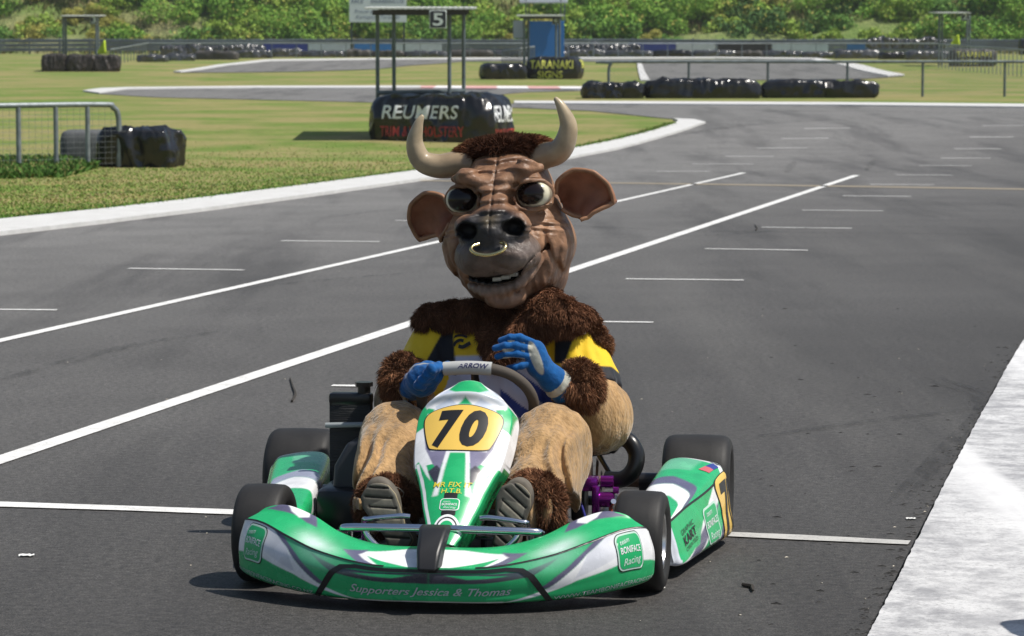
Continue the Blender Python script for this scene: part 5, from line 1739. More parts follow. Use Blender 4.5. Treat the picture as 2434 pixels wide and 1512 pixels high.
# ================================================================ the driver in a bull costume (kart space)
person = tag(empty('person', (-.15, 7.53, 0), -KART_A), 'driver in a brown bull costume with horns, yellow jersey and blue gloves', 'person')
M_PLUSH = mat('tan_plush', attr=True, rough=.95, spec=.1, sheen=.4, vary=.26, vscale=70, bump=.9, bscale=120, bdist=.007, stretch=(1, 1, .45))
M_FUR = mat('fur', attr=True, rough=.9, spec=.12)
M_JER = mat('jersey', attr=True, rough=.7, spec=.3, sheen=.15, bump=.25, bscale=60, bdist=.006)
M_GLV = mat('glove_suede', attr=True, rough=.85, spec=.2, sheen=.25, vary=.18, vscale=60, bump=.6, bscale=55, bdist=.006)

# ---- limbs
RS, RE, RW = (.205, .79, .575), (.300, .665, .375), (.256, .508, .465)
LS, LE, LW = (-.150, .80, .562), (-.246, .66, .40), (-.190, .47, .462)
def legs(p):
    d = None
    for sg, hip, kn, an in ((1, (.10, .72, .185), (.212, .375, .335), (.190, .02, .205)), (-1, (-.10, .72, .185), (-.215, .375, .332), (-.188, .03, .20))):
        a = cap(p, hip, kn, .105, .088)
        b_ = cap(p, kn, (kn[0] * .95, kn[1] - .12, kn[2] - .055), .090, .094)
        c_ = cap(p, (kn[0] * .95, kn[1] - .12, kn[2] - .055), an, .096, .070)
        q = smin(smin(a, b_, .05), c_, .05)
        # hanging cloth on the outside of the knee
        q = smin(q, cap(p, (kn[0] * 1.12, kn[1] + .02, kn[2] - .03), (kn[0] * 1.10, kn[1] - .10, kn[2] - .14), .062, .055), .05)
        d = q if d is None else np.minimum(d, q)
    return d
def arms(p):
    r_ = smin(cap(p, RS, RE, .078, .082), cap(p, RE, RW, .082, .048), .06)
    r_ = smin(r_, ell(p, (RE[0] + .010, RE[1] - .02, RE[2] - .02), (.072, .09, .082)), .05)
    l_ = smin(cap(p, LS, LE, .074, .070), cap(p, LE, LW, .070, .042), .05)
    return np.minimum(r_, l_)
def torso(p):
    d = smin(ell(p, (0, .78, .20), (.20, .17, .15)), ell(p, (0, .81, .40), (.185, .14, .20)), .08)
    return smin(d, ell(p, (.020, .81, .55), (.190, .11, .09)), .06)
def folds(p, amp):
    return amp * (vnoise(p * np.array((10, 6, 2.2), np.float32), 21) * .6 + vnoise(p * np.array((17, 9, 4), np.float32), 22) * .4)
def body_f(p):
    d = smin(smin(torso(p), legs(p), .05), arms(p), .03)
    X, Z = p[..., 0], p[..., 2]
    dr = .011 * np.sin(np.abs(X) * 2 * math.pi / .047 + 2.2 * vnoise(p * 3, 12) + 12 * Z) * sstep(.40, .33, Z) * sstep(.16, .24, np.abs(X)) * sstep(.44, .36, p[..., 1])
    return d + folds(p, .0065) + dr
P, F = surface(body_f, (-.42, -.12, .02), (.44, 1.02, .70), .0068)
c0 = np.array((.40, .25, .118))
tn = .5 + .5 * vnoise(P * 9, 4)
cc = c0 * (.82 + .3 * tn)[:, None]
body = mk_np('body', P, F, M_PLUSH, person, cc)
# ---- jersey
def sleeve_r(p): return smin(cap(p, RS, RE, .094, .094), ell(p, RS, (.095, .09, .085)), .04)
def sleeve_l(p): return smin(cap(p, LS, LE, .080, .078), ell(p, LS, (.078, .08, .076)), .04)
def along(p, a, b_):
    a, b_ = np.array(a, np.float32), np.array(b_, np.float32)
    d = b_ - a
    return ((p - a) @ d) / d.dot(d)
def jer_f(p):
    d = torso(p) - .014
    d = smax(d, .22 - p[..., 2], .01)
    sr = smax(sleeve_r(p), along(p, RS, RE) * .24 - .24 * .80, .012)
    sl = smax(sleeve_l(p), along(p, LS, LE) * .22 - .22 * .80, .012)
    d = smin(smin(d, sr, .035), sl, .035)
    d = smax(d, -(ell(p, (.0, .80, .66), (.075, .075, .06))), .02)
    return d + folds(p, .0065) + .003 * np.sin(p[..., 0] * 60 + p[..., 2] * 45) * gauss(p[..., 2] - .44, .1)
P, F = surface(jer_f, (-.40, .52, .18), (.42, .98, .70), .0044)
x, y, z = P.T
YEL_, BLK_, WHT_, BLU_ = (.80, .53, .020), (.014, .015, .02), (.56, .58, .72), (.03, .06, .30)
cj = np.tile(YEL_, (len(P), 1)).astype(float)
ar, al = along(P, RS, RE), along(P, LS, LE)
onR = (sleeve_r(P.astype(np.float32)) < .012) & (x > .12) & (ar > -.2)
onL = (sleeve_l(P.astype(np.float32)) < .012) & (x < -.12) & (al > -.2)
# body: white below the chest line, blue stripes at the flank
hem = .535 - .6 * np.abs(x) * .1
cj = blend(cj, sstep(hem + .004, hem - .004, z) * ~(onR | onL), WHT_)
st = (np.sin((x * .8 + z * 1.0) * 2 * math.pi / .085) > .1) & (x > .03) & (x < .2) & (z < .52)
sw_ = np.sin((x * .8 + z * 1.0) * 2 * math.pi / .085)
st = sstep(.0, .2, sw_) * sstep(.026, .034, x) * sstep(.2, .19, x) * sstep(.520, .512, z)
cj = blend(cj, st * ~(onR | onL), BLU_)
cj = blend(cj, ((z < .285)) * ~(onR | onL), YEL_)
# shoulders: black yoke panels
e_ = .0025
def le(a, b_): return sstep(e_, -e_, a - b_)
yoR = le(.180, x) * le(x, .222 + .35 * (z - .55)) * le(.515, z)
yoL = le(x, -.100 - .1 * (z - .5)) * le(-.188 + .5 * (z - .5), x) * le(.525 - .5 * (x + .2), z)
cj = blend(cj, np.maximum(yoR, yoL), BLK_)
cj = blend(cj, onR * sstep(.60, .62, ar), BLK_)
jer = mk_np('jersey', P, F, M_JER, person, cj)
def chest(a, b_):
    out = []
    Q = np.stack([np.asarray(a, float), np.full(len(a), .60), np.asarray(b_, float)], 1).astype(np.float32)
    for _ in range(60):
        d = torso(Q) - .014 - .002
        Q[:, 1] += np.clip(d, -.02, .02) * .8
    return Q.astype(float)
M_INKJ = mat('jersey_ink', (.012, .012, .014), .6)
for (pts_, wd_) in (([(-.118, .556), (-.112, .572), (-.098, .582), (-.080, .584), (-.066, .580)], .006), ([(-.104, .556), (-.098, .566), (-.086, .572), (-.076, .570)], .008), ([(-.090, .556), (-.078, .554), (-.066, .560), (-.056, .566)], .010)):
    place_poly(ribbon(catmull(pts_, 5), wd_), chest, M_INKJ, jer, (0, .85, .5), .006, 'emblem')
place_text('AJ', (.112, .565), .026, chest, M_INKJ, jer, (0, .85, .5), 0, .2, .03, rot=.5, lift=.006, name='emblem')

# ---- shaggy fur: cuffs, anklets, mane
def shag(name, fn, lo, hi, h, n, length, width, seed, c1, c2, droop=.35, jit=.45, clumps=60, base=True, keep=None, lie=(0, 0, 0)):
    P, F = surface(fn, lo, hi, h)
    rg = np.random.default_rng(seed)
    o = mk_np(name, P, F, M_FUR, person, np.array(c1) * .75 * np.ones((len(P), 1)))
    sp, sn = sample(P, F, int(n * 2.2), seed)
    width = width * .55
    if keep is not None:
        k = keep(sp); sp, sn = sp[k], sn[k]
    ce, _ = sample(P, F, clumps, seed + 1)
    cd_ = rg.normal(size=(clumps, 3)) * .55
    ci = np.argmin(((sp[:, None, :] - ce[None]) ** 2).sum(-1), 1)
    pull = (ce[ci] - sp) / (.035) * .55 + cd_[ci]
    V, Fb = blades(sp, sn * .6, length, width, droop, jit * .8, seed, clump=pull + np.array(lie))
    bc = np.where((rg.random(len(sp)) < .22)[:, None], c2, c1) * rg.uniform(.6, 1.4, (len(sp), 1)) * (.75 + .5 * rg.random(clumps))[ci][:, None]
    tag(mk_np(name + '_hair', V, Fb, M_FUR, o, np.repeat(bc, 5, 0)), kind='stuff')
    return o
BR1, BR2 = (.155, .070, .037), (.31, .155, .08)
shag('cuff', lambda p: ell(p, (.268, .50, .470), (.056, .055, .064)) + .004 * vnoise(p * 18, 1), (.16, .42, .38), (.36, .6, .57), .007, 15000, .034, .0016, 31, BR1, BR2)
shag('cuff', lambda p: ell(p, (-.215, .50, .485), (.062, .06, .062)) + .004 * vnoise(p * 18, 2), (-.32, .42, .39), (-.12, .6, .58), .007, 15000, .032, .0016, 32, BR1, BR2)
shag('ankle_fur', lambda p: smax(ell(p, (.205, .02, .215), (.078, .052, .082)), -cap(p, (.17, -.2, .2), (.17, .0, .2), .05), .02), (.1, -.06, .1), (.32, .12, .33), .007, 14000, .030, .0016, 33, BR1, BR2)
shag('ankle_fur', lambda p: ell(p, (-.180, .03, .205), (.078, .05, .072)), (-.29, -.05, .1), (-.08, .12, .31), .007, 10000, .028, .0016, 34, BR1, (.12, .055, .03))
def mane_f(p):
    d = ell(p, (.015, .80, .632), (.110, .095, .062))
    d = smin(d, cap(p, (.045, .640, .565), (.165, .675, .660), .036, .052), .025)        # folded flap on the right
    d = smin(d, cap(p, (.165, .675, .664), (.240, .71, .634), .056, .044), .03)
    d = smin(d, cap(p, (.005, .70, .60), (.025, .630, .540), .046, .026), .03)     # bib on the chest
    d = smin(d, cap(p, (-.06, .73, .640), (-.186, .755, .630), .044, .036), .02)
    return d + .006 * vnoise(p * 11, 6)
shag('mane', mane_f, (-.30, .52, .44), (.36, .95, .76), .008, 42000, .026, .0016, 35, (.128, .057, .031), (.23, .11, .06), clumps=260, lie=(0, -.25, -.7))
shag('mane_flap', lambda p: cap(p, (.262, .745, .628), (.298, .745, .560), .034, .036), (.2, .66, .48), (.36, .82, .69), .007, 9000, .018, .0014, 36, (.13, .06, .032), (.28, .14, .075))
MB().tube([(.262, .700, .638), (.262, .700, .595)], .011, 8, flat=.4).build('collar_tab', mat('tab_cream', (.42, .34, .24), .8), person)

# ---- shoes: soles towards the camera
M_SHOE = mat('shoe_upper', (.115, .10, .08), .8, vary=.3, vscale=30)
M_SOLE = mat('shoe_sole', attr=True, rough=.75, vary=.2, vscale=60, bump=.3, bscale=120, bdist=.002)
def shoe(cx, cy, cz, roll, lean):
    """sole in its own plane: a across, b from heel (-) to toe (+)"""
    root = empty('shoe', (cx, cy, cz), 0, person)
    root.rotation_euler = (0, R(roll), 0)
    def sole_f(p):
        a, y, b_ = p[..., 0], p[..., 1], p[..., 2]
        wv_ = np.interp(b_, (-.106, -.085, -.04, .02, .05, .08, .104), (.020, .034, .032, .043, .047, .040, .022)).astype(np.float32)
        d = smax(np.abs(a + .006 * np.sin(b_ * 14)) - wv_, np.abs(b_) - .103, .03)
        d = smax(d, np.abs(y) - .013, .008)
        return d
    def groove(p):
        a, b_ = p[..., 0], p[..., 2]
        q = np.abs(((b_ + a * .55) / .030 + .5) % 1 - .5) * .030 - .0028
        return np.maximum(q, np.abs(a) - .034)
    def f_(p): return smax(sole_f(p), -np.maximum(groove(p), p[..., 1] + .0075), .002)
    P, F = surface(f_, (-.06, -.02, -.14), (.06, .02, .14), .0028)
    bcol = np.tile((.085, .080, .064), (len(P), 1))
    bcol = blend(bcol, ((P[:, 2] > -.03) & (P[:, 2] < .05) & (np.abs(P[:, 0]) < .03)) * 1., (.21, .195, .15))
    bcol = blend(bcol, (P[:, 1] > -.006) * 1., (.26, .22, .14))
    bcol = blend(bcol, (groove(P) < .001) * (P[:, 1] > -.010), (.035, .03, .025))
    L_ = mk_np('sole', P, F, M_SOLE, root, bcol)
    def up_f(p):
        d = smin(ell(p, (0, .035, .055), (.044, .045, .065)), ell(p, (0, .06, -.05), (.038, .055, .07)), .03)
        return smax(d, .010 - p[..., 1], .006)
    P, F = surface(up_f, (-.06, 0, -.14), (.06, .13, .14), .005)
    mk_np('upper', P, F, M_SHOE, root)
    for sg in (-1, 1):
        MB().tube([(sg * .004, .085, .05), (sg * .03, .08, .075), (sg * .045, .085, .05), (sg * .02, .09, .035)], .0018, 6, 5).build('lace', mat('lace', (.35, .31, .25), .8), root)
    root.rotation_euler = (R(lean), R(roll), 0)
    root.scale = (.98, 1, .93)
    return root
shoe(.160, -.098, .190, 14, -8)
shoe(-.155, -.098, .190, -25, -8)

# ---- gloves
BLUE_, GREY_ = (.007, .088, .28), (.40, .40, .35)
def hand_open():
    W = np.array((.232, .478, .462))
    wr = np.array((.203, .452, .492))
    fing = [[(.152, .408, .596), (.122, .384, .612), (.096, .376, .612), (.070, .380, .603)],
            [(.146, .400, .579), (.112, .376, .591), (.084, .367, .590), (.056, .371, .583)],
            [(.143, .398, .560), (.112, .376, .569), (.086, .369, .567), (.062, .374, .560)],
            [(.147, .402, .540), (.126, .384, .535), (.108, .380, .531), (.090, .384, .528)]]
    rad = [.0100, .0105, .0102, .0095]
    th = [(.180, .44, .545), (.160, .455, .575), (.135, .45, .592), (.115, .44, .60)]
    def f_(p):
        d = cap(p, wr, (.170, .425, .530), .034, .034)
        d = smin(d, ell(p, (.162, .415, .558), (.030, .028, .044)), .02)
        for fg, r_ in zip(fing, rad):
            q = smin(cap(p, fg[0], fg[1], r_ * 1.05, r_), cap(p, fg[1], fg[2], r_, r_ * .95), .005)
            q = smin(q, cap(p, fg[2], fg[3], r_ * .95, r_ * .88), .005)
            d = smin(d, q, .004)
        q = smin(cap(p, th[0], th[1], .017, .014), cap(p, th[1], th[2], .014, .013), .006)
        d = smin(d, smin(q, cap(p, th[2], th[3], .013, .011), .006), .010)
        d = smin(d, cap(p, wr, W, .037, .043), .012)
        d = d - .004 * gauss(along(p, W, wr) - .55, .12)
        return d
    P, F = surface(f_, (.02, .33, .41), (.30, .55, .65), .0026)
    c = np.tile(BLUE_, (len(P), 1)).astype(float)
    x, y, z = P.T
    # grey back panel, strap, palm side of fingers
    back = gauss(x - .166 + (z - .55) * .35, .016) * gauss(z - .555, .050)
    c = blend(c, sstep(.40, .50, back), GREY_)
    t = along(P, W, wr)
    c = blend(c, (np.abs(t - .68) < .22) * (y < .470), GREY_)
    for fg in fing[:3]:
        und = cap(P, np.array(fg[0]) + (0, .0, -.008), np.array(fg[2]) + (0, .0, -.010), .009, .008)
        c = blend(c, (und < .001) * (x < .135), GREY_)
    o = mk_np('glove', P, F, M_GLV, person, c)
    return o
gl = hand_open()
MB().box((.221, .4395, .489), (.010, .002, .026), 0, Matrix.Rotation(R(-30), 3, 'Y').to_4x4()).build('strap_print', mat('ink_navy', (.03, .03, .10)), gl)
def hand_fist():
    W = np.array(LW)
    gx, gy, gz = wp(-.100, .112)
    ax = np.array((-.045, .02, -.055))                     # the rim runs down to the left here
    axn = ax / np.linalg.norm(ax)
    fing = []
    for k in range(4):
        c = np.array((gx - .004, gy, gz)) + axn * (k * .0205 - .022)
        fwd_, up_ = np.array((0, -1., .25)), np.array((.62, .05, .62))
        up_ = up_ - axn * up_.dot(axn); up_ /= np.linalg.norm(up_)
        fwd_ = fwd_ - axn * fwd_.dot(axn); fwd_ /= np.linalg.norm(fwd_)
        r_ = .030
        fing.append([c + r_ * (-1.0 * fwd_ * .7 + up_ * -.9), c + r_ * (.55 * -fwd_ * 0 + up_ * -1.15 + fwd_ * .5), c + r_ * (fwd_ * 1.1 - up_ * .1), c + r_ * (fwd_ * .75 + up_ * .9), c + r_ * (up_ * 1.1 - fwd_ * .2)])
    base = np.array((gx - .045, gy + .022, gz - .022))
    def f_(p):
        d = smin(cap(p, W, base, .040, .036), ell(p, base, (.036, .034, .045)), .02)
        d = smin(d, cap(p, base, np.mean([q[0] for q in fing], 0), .034, .030), .02)
        for fg in fing:
            q = cap(p, fg[0], fg[1], .0135, .0135)
            q = smin(q, cap(p, fg[1], fg[2], .0135, .0130), .006)
            q = smin(q, cap(p, fg[2], fg[3], .0130, .0122), .006)
            q = smin(q, cap(p, fg[3], fg[4], .0120, .0110), .006)
            d = smin(d, q, .0055)
        t0 = np.array((gx - .03, gy + .03, gz + .012))
        q = smin(cap(p, base, t0, .02, .015), cap(p, t0, (gx + .012, gy + .03, gz + .012), .0145, .012), .008)
        d = smin(d, q, .01)
        return d + .0015 * vnoise(p * 28, 8)
    P, F = surface(f_, (-.28, .26, .37), (-.04, .56, .60), .0032)
    c = np.tile(BLUE_, (len(P), 1)).astype(float)
    rim_ = P[:, 2] + .35 * (P[:, 0] + .12)
    c = blend(c, sstep(.006, .0, np.abs(P[:, 1] - (gy + .012) + .3 * (P[:, 2] - gz))) * (P[:, 2] > gz - .02), GREY_)
    for k in range(3):
        m_ = (np.array(fing[k]) + np.array(fing[k + 1])) / 2
        d = np.minimum.reduce([cap(P, m_[i], m_[i + 1], .003) for i in range(3)])
        c = blend(c, sstep(.009, .004, d) * .75, (.10, .11, .12))
    return mk_np('glove', P, F, M_GLV, person, c)
hand_fist()

# ================================================================ the bull mask
HS = 1.0
head = empty('bull_mask', (.042, .735, .893), 0, person)
head.rotation_euler = (R(1.5), R(-4.5), R(-3.5))
head.scale = (1.02, 1, 1)
_zx = np.linspace(-.16, .16, 65)
_zz = np.convolve(np.pad(np.interp(_zx, (-.16, -.10, -.06, -.015, .045, .080, .112, .16), (-.118, -.132, -.140, -.142, -.130, -.104, -.066, -.03)), 5, 'edge'), np.ones(11) / 11, 'valid')
def zm(X): return np.interp(X, _zx, _zz)                       # mouth line, a lopsided grin
def head_f(p):
    X, Y, Z = p[..., 0], p[..., 1], p[..., 2]
    q = np.stack([np.abs(X), Y, Z], -1)
    d = ell(p, (0, .03, .085), (.130, .158, .138))
    d = smin(d, ell(p, (0, .03, -.055), (.178, .150, .122)), .09)
    d = smin(d, ell(q, (.10, -.03, -.055), (.075, .085, .085)), .05)         # cheeks
    d = smin(d, ell(p, (0, -.01, -.145), (.118, .125, .070)), .06)           # jaw
    d = smin(d, ell(p, (.0, .07, -.150), (.138, .100, .110)), .05)            # broad neck of the mask
    d = smin(d, cap(p, (0, -.105, .085), (0, -.205, .005), .062, .055), .05) # bridge of the nose
    d = smin(d, ell(p, (0, -.165, -.060), (.112, .105, .058)), .035)         # upper lip
    d = smin(d, ell(q, (.048, -.185, -.068), (.060, .080, .050)), .03)
    d = smin(d, ell(q, (.061, -.218, .014), (.045, .045, .040)), .022)       # nostril wings
    d = smin(d, ell(p, (0, -.230, -.004), (.042, .040, .042)), .02)
    # lower lip and chin
    lip = None
    LP = [(-.098, -.118, .009), (-.07, -.150, .014), (-.035, -.172, .018), (.005, -.180, .019), (.045, -.172, .018), (.078, -.150, .015), (.104, -.122, .010)]
    for (a_, b_) in zip(LP[:-1], LP[1:]):
        q_ = cap(p, (a_[0], a_[1], float(zm(a_[0])) - .008 - a_[2]), (b_[0], b_[1], float(zm(b_[0])) - .008 - b_[2]), a_[2], b_[2])
        lip = q_ if lip is None else np.minimum(lip, q_)
    d = smin(d, lip, .014)
    d = smin(d, ell(p, (0, -.115, -.190), (.056, .062, .030)), .02)
    # brows, frowning towards the nose
    rs_ = sstep(-.01, .05, X)
    qb = np.stack([q[..., 0], Y - .014 * rs_, Z - .013 * rs_], -1)           # the right brow is raised
    d = smin(d, cap(qb, (.030, -.142, .118), (.078, -.126, .152), .020, .0200), .026)
    d = smin(d, cap(qb, (.078, -.126, .152), (.118, -.098, .148), .0200, .012), .026)
    # eye sockets and lids
    sock = ell(q, (.092, -.150, .087), (.060, .070, .046))
    d = smax(d, -sock, .010)
    e = np.stack([(q[..., 0] - .0985) / .0510, (Z - .088) / .0420], -1)
    ring = np.sqrt((np.sqrt((e ** 2).sum(-1)) - 1.0) ** 2 * .042 ** 2 + (Y + .118 - .55 * np.maximum(q[..., 0] - .0985, -.02)) ** 2) - .0062
    d = smin(d, ring + .0025, .009)
    eb = ell(q, (.0985, -.090, .088), (.0560, .0475, .0475))
    zl = .088 + np.where(X > 0, .0365, .0330) + .12 * (q[..., 0] - .0985)
    lid = np.maximum(np.maximum(eb, zl - Z), Y + .07)
    low = np.maximum(np.maximum(eb, Z - .088 + .0330 - .12 * np.abs(q[..., 0] - .0985)), Y + .07)
    d = smin(d, np.minimum(lid, low), .005)
    # nostrils
    d = smax(d, -ell(q, (.063, -.268, .010), (.0295, .056, .0240)), .010)
    # mouth
    op = .0085 * np.clip(1 - ((X - .004) / .075) ** 2, 0, 1)
    slit = np.maximum(np.abs(Z - zm(X) - .002) - op - .0012, Y + .075)
    slit = np.maximum(slit, np.abs(X - .008) - .118)
    d = smax(d, -slit, .008)
    # wrinkles
    fr_ = sstep(.02, -.06, Y)
    w_ = .0046 * gauss(X, .052) * sstep(.015, .04, Z) * sstep(.150, .118, Z) * np.sin((Z + 1.6 * X * X) * 2 * math.pi / .027)
    w_ = w_ + .0045 * sstep(.150, .165, Z) * sstep(.235, .205, Z) * np.sin((Z + 3.0 * X * X - .25 * np.abs(X)) * 2 * math.pi / .026) * gauss(X, .10)
    w_ = w_ + .0035 * gauss(q[..., 0] - .13, .05) * sstep(.03, .0, Z) * sstep(-.03, -.01, Z) * np.sin((Z + .25 * q[..., 0]) * 2 * math.pi / .018)
    # laughter folds beside the muzzle
    fold = np.abs(q[..., 0] - (.118 + .25 * np.maximum(0, -.03 - Z) * 1.0))
    w_ = w_ - .0075 * gauss(fold, .008) * sstep(.02, -.02, Z) * sstep(-.16, -.12, Z)
    w_ = w_ - .005 * gauss(np.abs(q[..., 0] - .150 - .2 * (Z + .08)), .007) * sstep(-.01, -.04, Z) * sstep(-.16, -.13, Z)
    w_ = w_ - .005 * gauss(X, .0032) * sstep(-.01, .02, Z)                    # the seam down the face
    w_ = w_ + .002 * vnoise(p * 9, 3) + .0012 * vnoise(p * 22, 5)
    # lower lip creases
    w_ = w_ + .0016 * np.sin(X * 2 * math.pi / .02) * gauss(Z + .165, .03) * sstep(-.05, -.1, Y)
    return d - w_ * fr_
P, F = surface(head_f, (-.21, -.31, -.245), (.21, .22, .245), .0033)
x, y, z = P.T
ax_ = np.abs(x)
n3 = .5 + .5 * vnoise(P * 11, 9)
BROWN, TAN, GREYD, GREYM = np.array((.140, .068, .037)), np.array((.37, .205, .115)), np.array((.024, .023, .025)), np.array((.088, .066, .055))
c = BROWN + (TAN - BROWN) * (n3 * .55)[:, None]
c = blend(c, gauss(ax_ - .045, .03) * gauss(z - .118, .02) * .5, (.05, .026, .018))
c = blend(c, gauss(ax_ - .12, .05) * gauss(z - .01, .06) * sstep(0, -.06, y) * .6, TAN)
c = blend(c, gauss(z - .12, .04) * gauss(ax_ - .06, .06) * .35, (.29, .17, .10))
# muzzle greys
muz = sstep(.135, .100, np.sqrt((x / 1.05) ** 2 + ((z + .050) / .85) ** 2)) * sstep(-.115, -.15, y)
c = blend(c, muz * .85, GREYM)
nose = sstep(1.15, .8, np.sqrt((x / .098) ** 2 + ((z - .006) / .060) ** 2)) * sstep(-.15, -.18, y)
c = blend(c, nose, GREYD)
c = blend(c, gauss(x - .0, .022) * gauss(z - .035, .018) * sstep(-.15, -.2, y) * .5, (.16, .12, .06))
c = blend(c, gauss(z - zm(x) + .022, .016) * (ax_ < .10) * sstep(-.10, -.13, y) * .8, (.20, .145, .115))
c = blend(c, gauss(z - zm(x) - .022, .020) * (ax_ < .12) * sstep(-.13, -.17, y) * .7, (.17, .13, .11))
c = blend(c, gauss(ax_ - .085, .03) * gauss(z + .05, .03) * sstep(-.15, -.2, y) * .5, (.12, .10, .095))
c = blend(c, sstep(-.170, -.19, z) * gauss(x, .06) * .6, (.26, .18, .14))
inm = (np.abs(z - zm(x) - .002) < .010) * (ax_ < .10) * (y > -.16) * (y < -.06)
c = blend(c, inm * 1., (.012, .008, .008))
nos = ell(np.stack([ax_, y, z], -1), (.063, -.260, .010), (.0305, .052, .0250)) < .004
c = blend(c, nos * (y > -.262) * 1., (.006, .005, .005))
c = blend(c, sstep(.003, .0, np.abs(x)) * (z > -.01) * .6, (.04, .025, .02))
M_SKIN = mat('painted_latex', attr=True, rough=.48, spec=.4, vary=.3, vscale=30, bump=.5, bscale=110, bdist=.004, rvary=.1)
mk_np('mask_face', P, F, M_SKIN, head, c)
# teeth
for dx in (-.024, .0, .024):
    xx = dx + .012
    MB().box((xx, -.150, float(zm(xx)) + .0055), (.0245, .018, .012), .003).build('tooth', mat('tooth', (.62, .60, .55), .35), head)
# eyes
M_EYE = mat('eye_gloss', attr=True, rough=.18, spec=.4)
for sg in (-1, 1):
    ctr = np.array((sg * .0985, -.090, .088))
    V_, F_2 = [], []
    nl, nk = 26, 40
    look = np.array((-.20, -1, .22)) if sg > 0 else np.array((.04, -1, .10))
    look /= np.linalg.norm(look)
    for i in range(nl + 1):
        a = math.pi * i / nl
        for k in range(nk):
            t = 2 * math.pi * k / nk
            V_.append((.050 * math.sin(a) * math.cos(t), -.042 * math.cos(a), .042 * math.sin(a) * math.sin(t)))
            if i < nl:
                k2 = (k + 1) % nk
                F_2.append((i * nk + k, i * nk + k2, i * nk + nk + k2, i * nk + nk + k))
    V_ = np.array(V_)
    dn = V_ / (.050, .042, .042)
    an = np.arccos(np.clip(dn @ look, -1, 1))
    ce = np.tile((.66, .61, .46), (len(V_), 1)).astype(float)
    ce = blend(ce, sstep(.92, .84, an), (.022, .012, .010))
    ce = blend(ce, sstep(.62, .52, an), (.004, .004, .005))
    ce = blend(ce, sstep(.94, .86, an) if sg > 0 else sstep(1.0, .92, an), (.012, .007, .006))
    ce = blend(ce, sstep(1.2, 1.4, an) * .75, (.12, .08, .06))
    ey = mk_np('eye', V_ + ctr, np.array(F_2), M_EYE, head, ce)
# nose ring
ringp = [(-.030, -.268, -.026), (-.044, -.283, -.030), (-.045, -.298, -.040), (-.030, -.306, -.050), (0, -.308, -.055), (.030, -.306, -.050), (.045, -.298, -.040), (.044, -.283, -.030), (.030, -.268, -.026)]
MB().tube(ringp, .0052, 12, 6).build('nose_ring', mat('brass', (.72, .58, .28), .25, 1), head)
# horns
M_HORN = mat('horn', attr=True, rough=.38, spec=.5, coat=.1, vary=.15, vscale=30, bump=.2, bscale=60, bdist=.003)
for sg in (-1, 1):
    pth = [(sg * .085, .015, .178), (sg * .128, .012, .188), (sg * .172, .004, .194), (sg * .208, -.004, .220), (sg * .222, -.010, .268), (sg * .208, -.014, .318), (sg * .194, -.014, .343), (sg * .1915, -.014, .347)]
    pth = [(x_ + (-.030 if sg > 0 else -.018) * min(1, i_ / 3), y_, z_ + (.002 if sg > 0 else -.018) * min(1, i_ / 3)) for i_, (x_, y_, z_) in enumerate(pth)]
    v, f = tube(pth, [.039, .037, .034, .0300, .024, .0145, .0065, .001], 24, 10)
    v = np.array(v)
    k = np.repeat(np.linspace(0, 1, len(v) // 24), 24)
    hc = np.array((.27, .190, .115)) * (1 - k)[:, None] + np.array((.46, .38, .25)) * k[:, None]
    hc = blend(hc, sstep(.95, 1, k) * .6, (.10, .08, .06))
    mk('horn', v, f, M_HORN, head, col=hc)
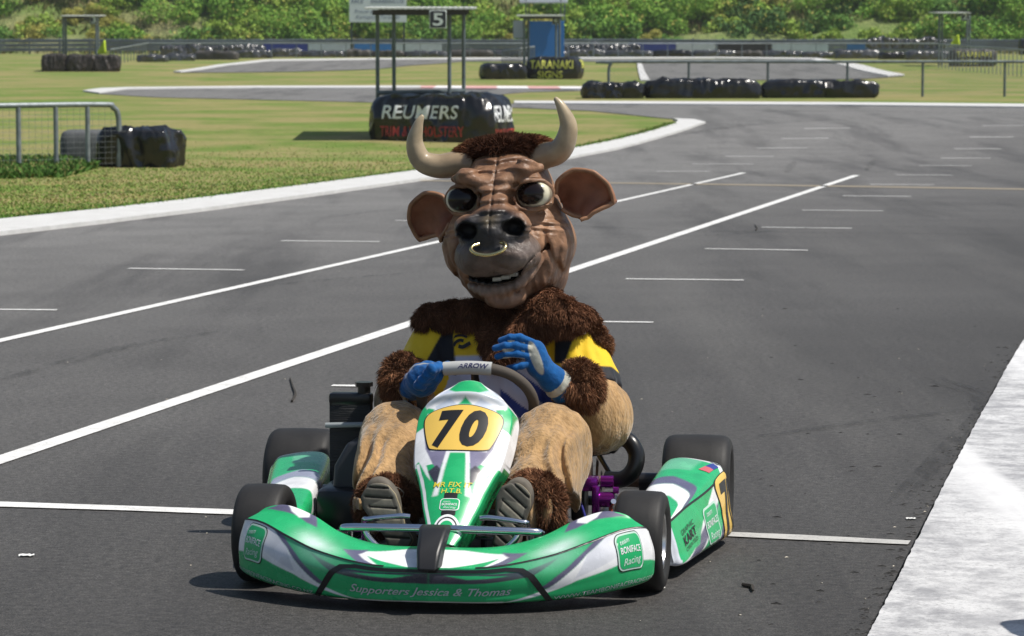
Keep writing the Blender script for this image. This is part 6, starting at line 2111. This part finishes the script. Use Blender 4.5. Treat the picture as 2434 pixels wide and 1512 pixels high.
# ears
M_EAR = mat('ear_latex', attr=True, rough=.5, spec=.4, vary=.2, vscale=30, bump=.3, bscale=60, bdist=.004)
def ear(sg):
    # spine from the root to the tip; half width; the cup opens to the front
    n_, m_ = 30, 22
    sp_ = catmull([(.148, .02, .045), (.198, .022, .044), (.240, .045, .020), (.272, .075, -.030)] if sg < 0 else [(.148, .02, .058), (.205, -.01, .076), (.260, -.025, .070), (.312, -.03, .046)], 10)
    n_ = len(sp_)
    V_, F2, C_ = [], [], []
    for i in range(n_):
        t = i / (n_ - 1)
        wd = float(np.interp(t, (0, .12, .35, .6, .8, .93, 1), (.034, .068, .090, .082, .054, .026, .004)))
        dirn = sp_[min(i + 1, n_ - 1)] - sp_[max(i - 1, 0)]
        dirn /= np.linalg.norm(dirn)
        side_ = np.cross(dirn, (0, -1, 0)); side_ /= np.linalg.norm(side_)
        for j in range(m_):
            u_ = -1 + 2 * j / (m_ - 1)
            curl = .066 * (abs(u_) ** 2.2) * (1 - .7 * t) - .012 * (1 - u_ * u_)
            roll_ = -.012 * max(0, abs(u_) - .82) / .18
            pt = sp_[i] + side_ * u_ * (wd + roll_) + np.array((0, -1, 0)) * curl
            pt = pt + np.array((0, 1, 0)) * .0022 * math.sin(i * .5 + u_ * 5)
            V_.append((sg * pt[0], pt[1], pt[2]))
            e_ = max(0, (abs(u_) - .72) / .28)
            C_.append(np.array((.27, .105, .058)) * (1 - e_) + np.array((.30, .155, .085)) * e_)
            if i < n_ - 1 and j < m_ - 1:
                q = i * m_ + j
                F2.append((q, q + m_, q + m_ + 1, q + 1) if sg > 0 else (q + 1, q + m_ + 1, q + m_, q))
    o = mk('ear', V_, F2, M_EAR, head, col=np.array(C_))
    o.modifiers.new('thick', 'SOLIDIFY').thickness = .012
    s_ = o.modifiers.new('sub', 'SUBSURF'); s_.levels = 1; s_.render_levels = 1
    return o
ear(1); ear(-1)
# tuft of hair over the brow
def tuft_f(p):
    d = smin(ell(p, (0, .05, .210), (.090, .08, .032)), ell(p, (0, -.015, .222), (.066, .035, .018)), .03)
    d = smin(d, cap(p, (-.10, .03, .200), (.10, .03, .200), .034), .03)
    return d
P, F = surface(tuft_f, (-.16, -.1, .12), (.16, .15, .27), .007)
rg = np.random.default_rng(77)
o = mk_np('hair_tuft', P, F, M_FUR, head, np.tile((.045, .018, .010), (len(P), 1)))
sp, sn = sample(P, F, 34000, 7)
k = sn[:, 2] > -.5
sp, sn = sp[k], sn[k]
cl = np.zeros_like(sp); cl[:, 2] = .25; cl[:, 1] = .5; cl[:, 0] = sp[:, 0] * 6
cl += .55 * np.stack([vnoise(sp * 14, 40 + q_) for q_ in range(3)], 1)
V, Fb = blades(sp, sn * .55, .030, .0008, .35, .3, 9, clump=cl)
edge_ = sstep(.06, .11, np.abs(sp[:, 0]))[:, None]
bc = (np.array((.055, .022, .012)) * (1 - edge_) + np.array((.16, .065, .033)) * edge_) * rg.uniform(.6, 1.4, (len(sp), 1))
tag(mk_np('tuft_hair', V, Fb, M_FUR, head, np.repeat(bc, 5, 0)), kind='stuff')
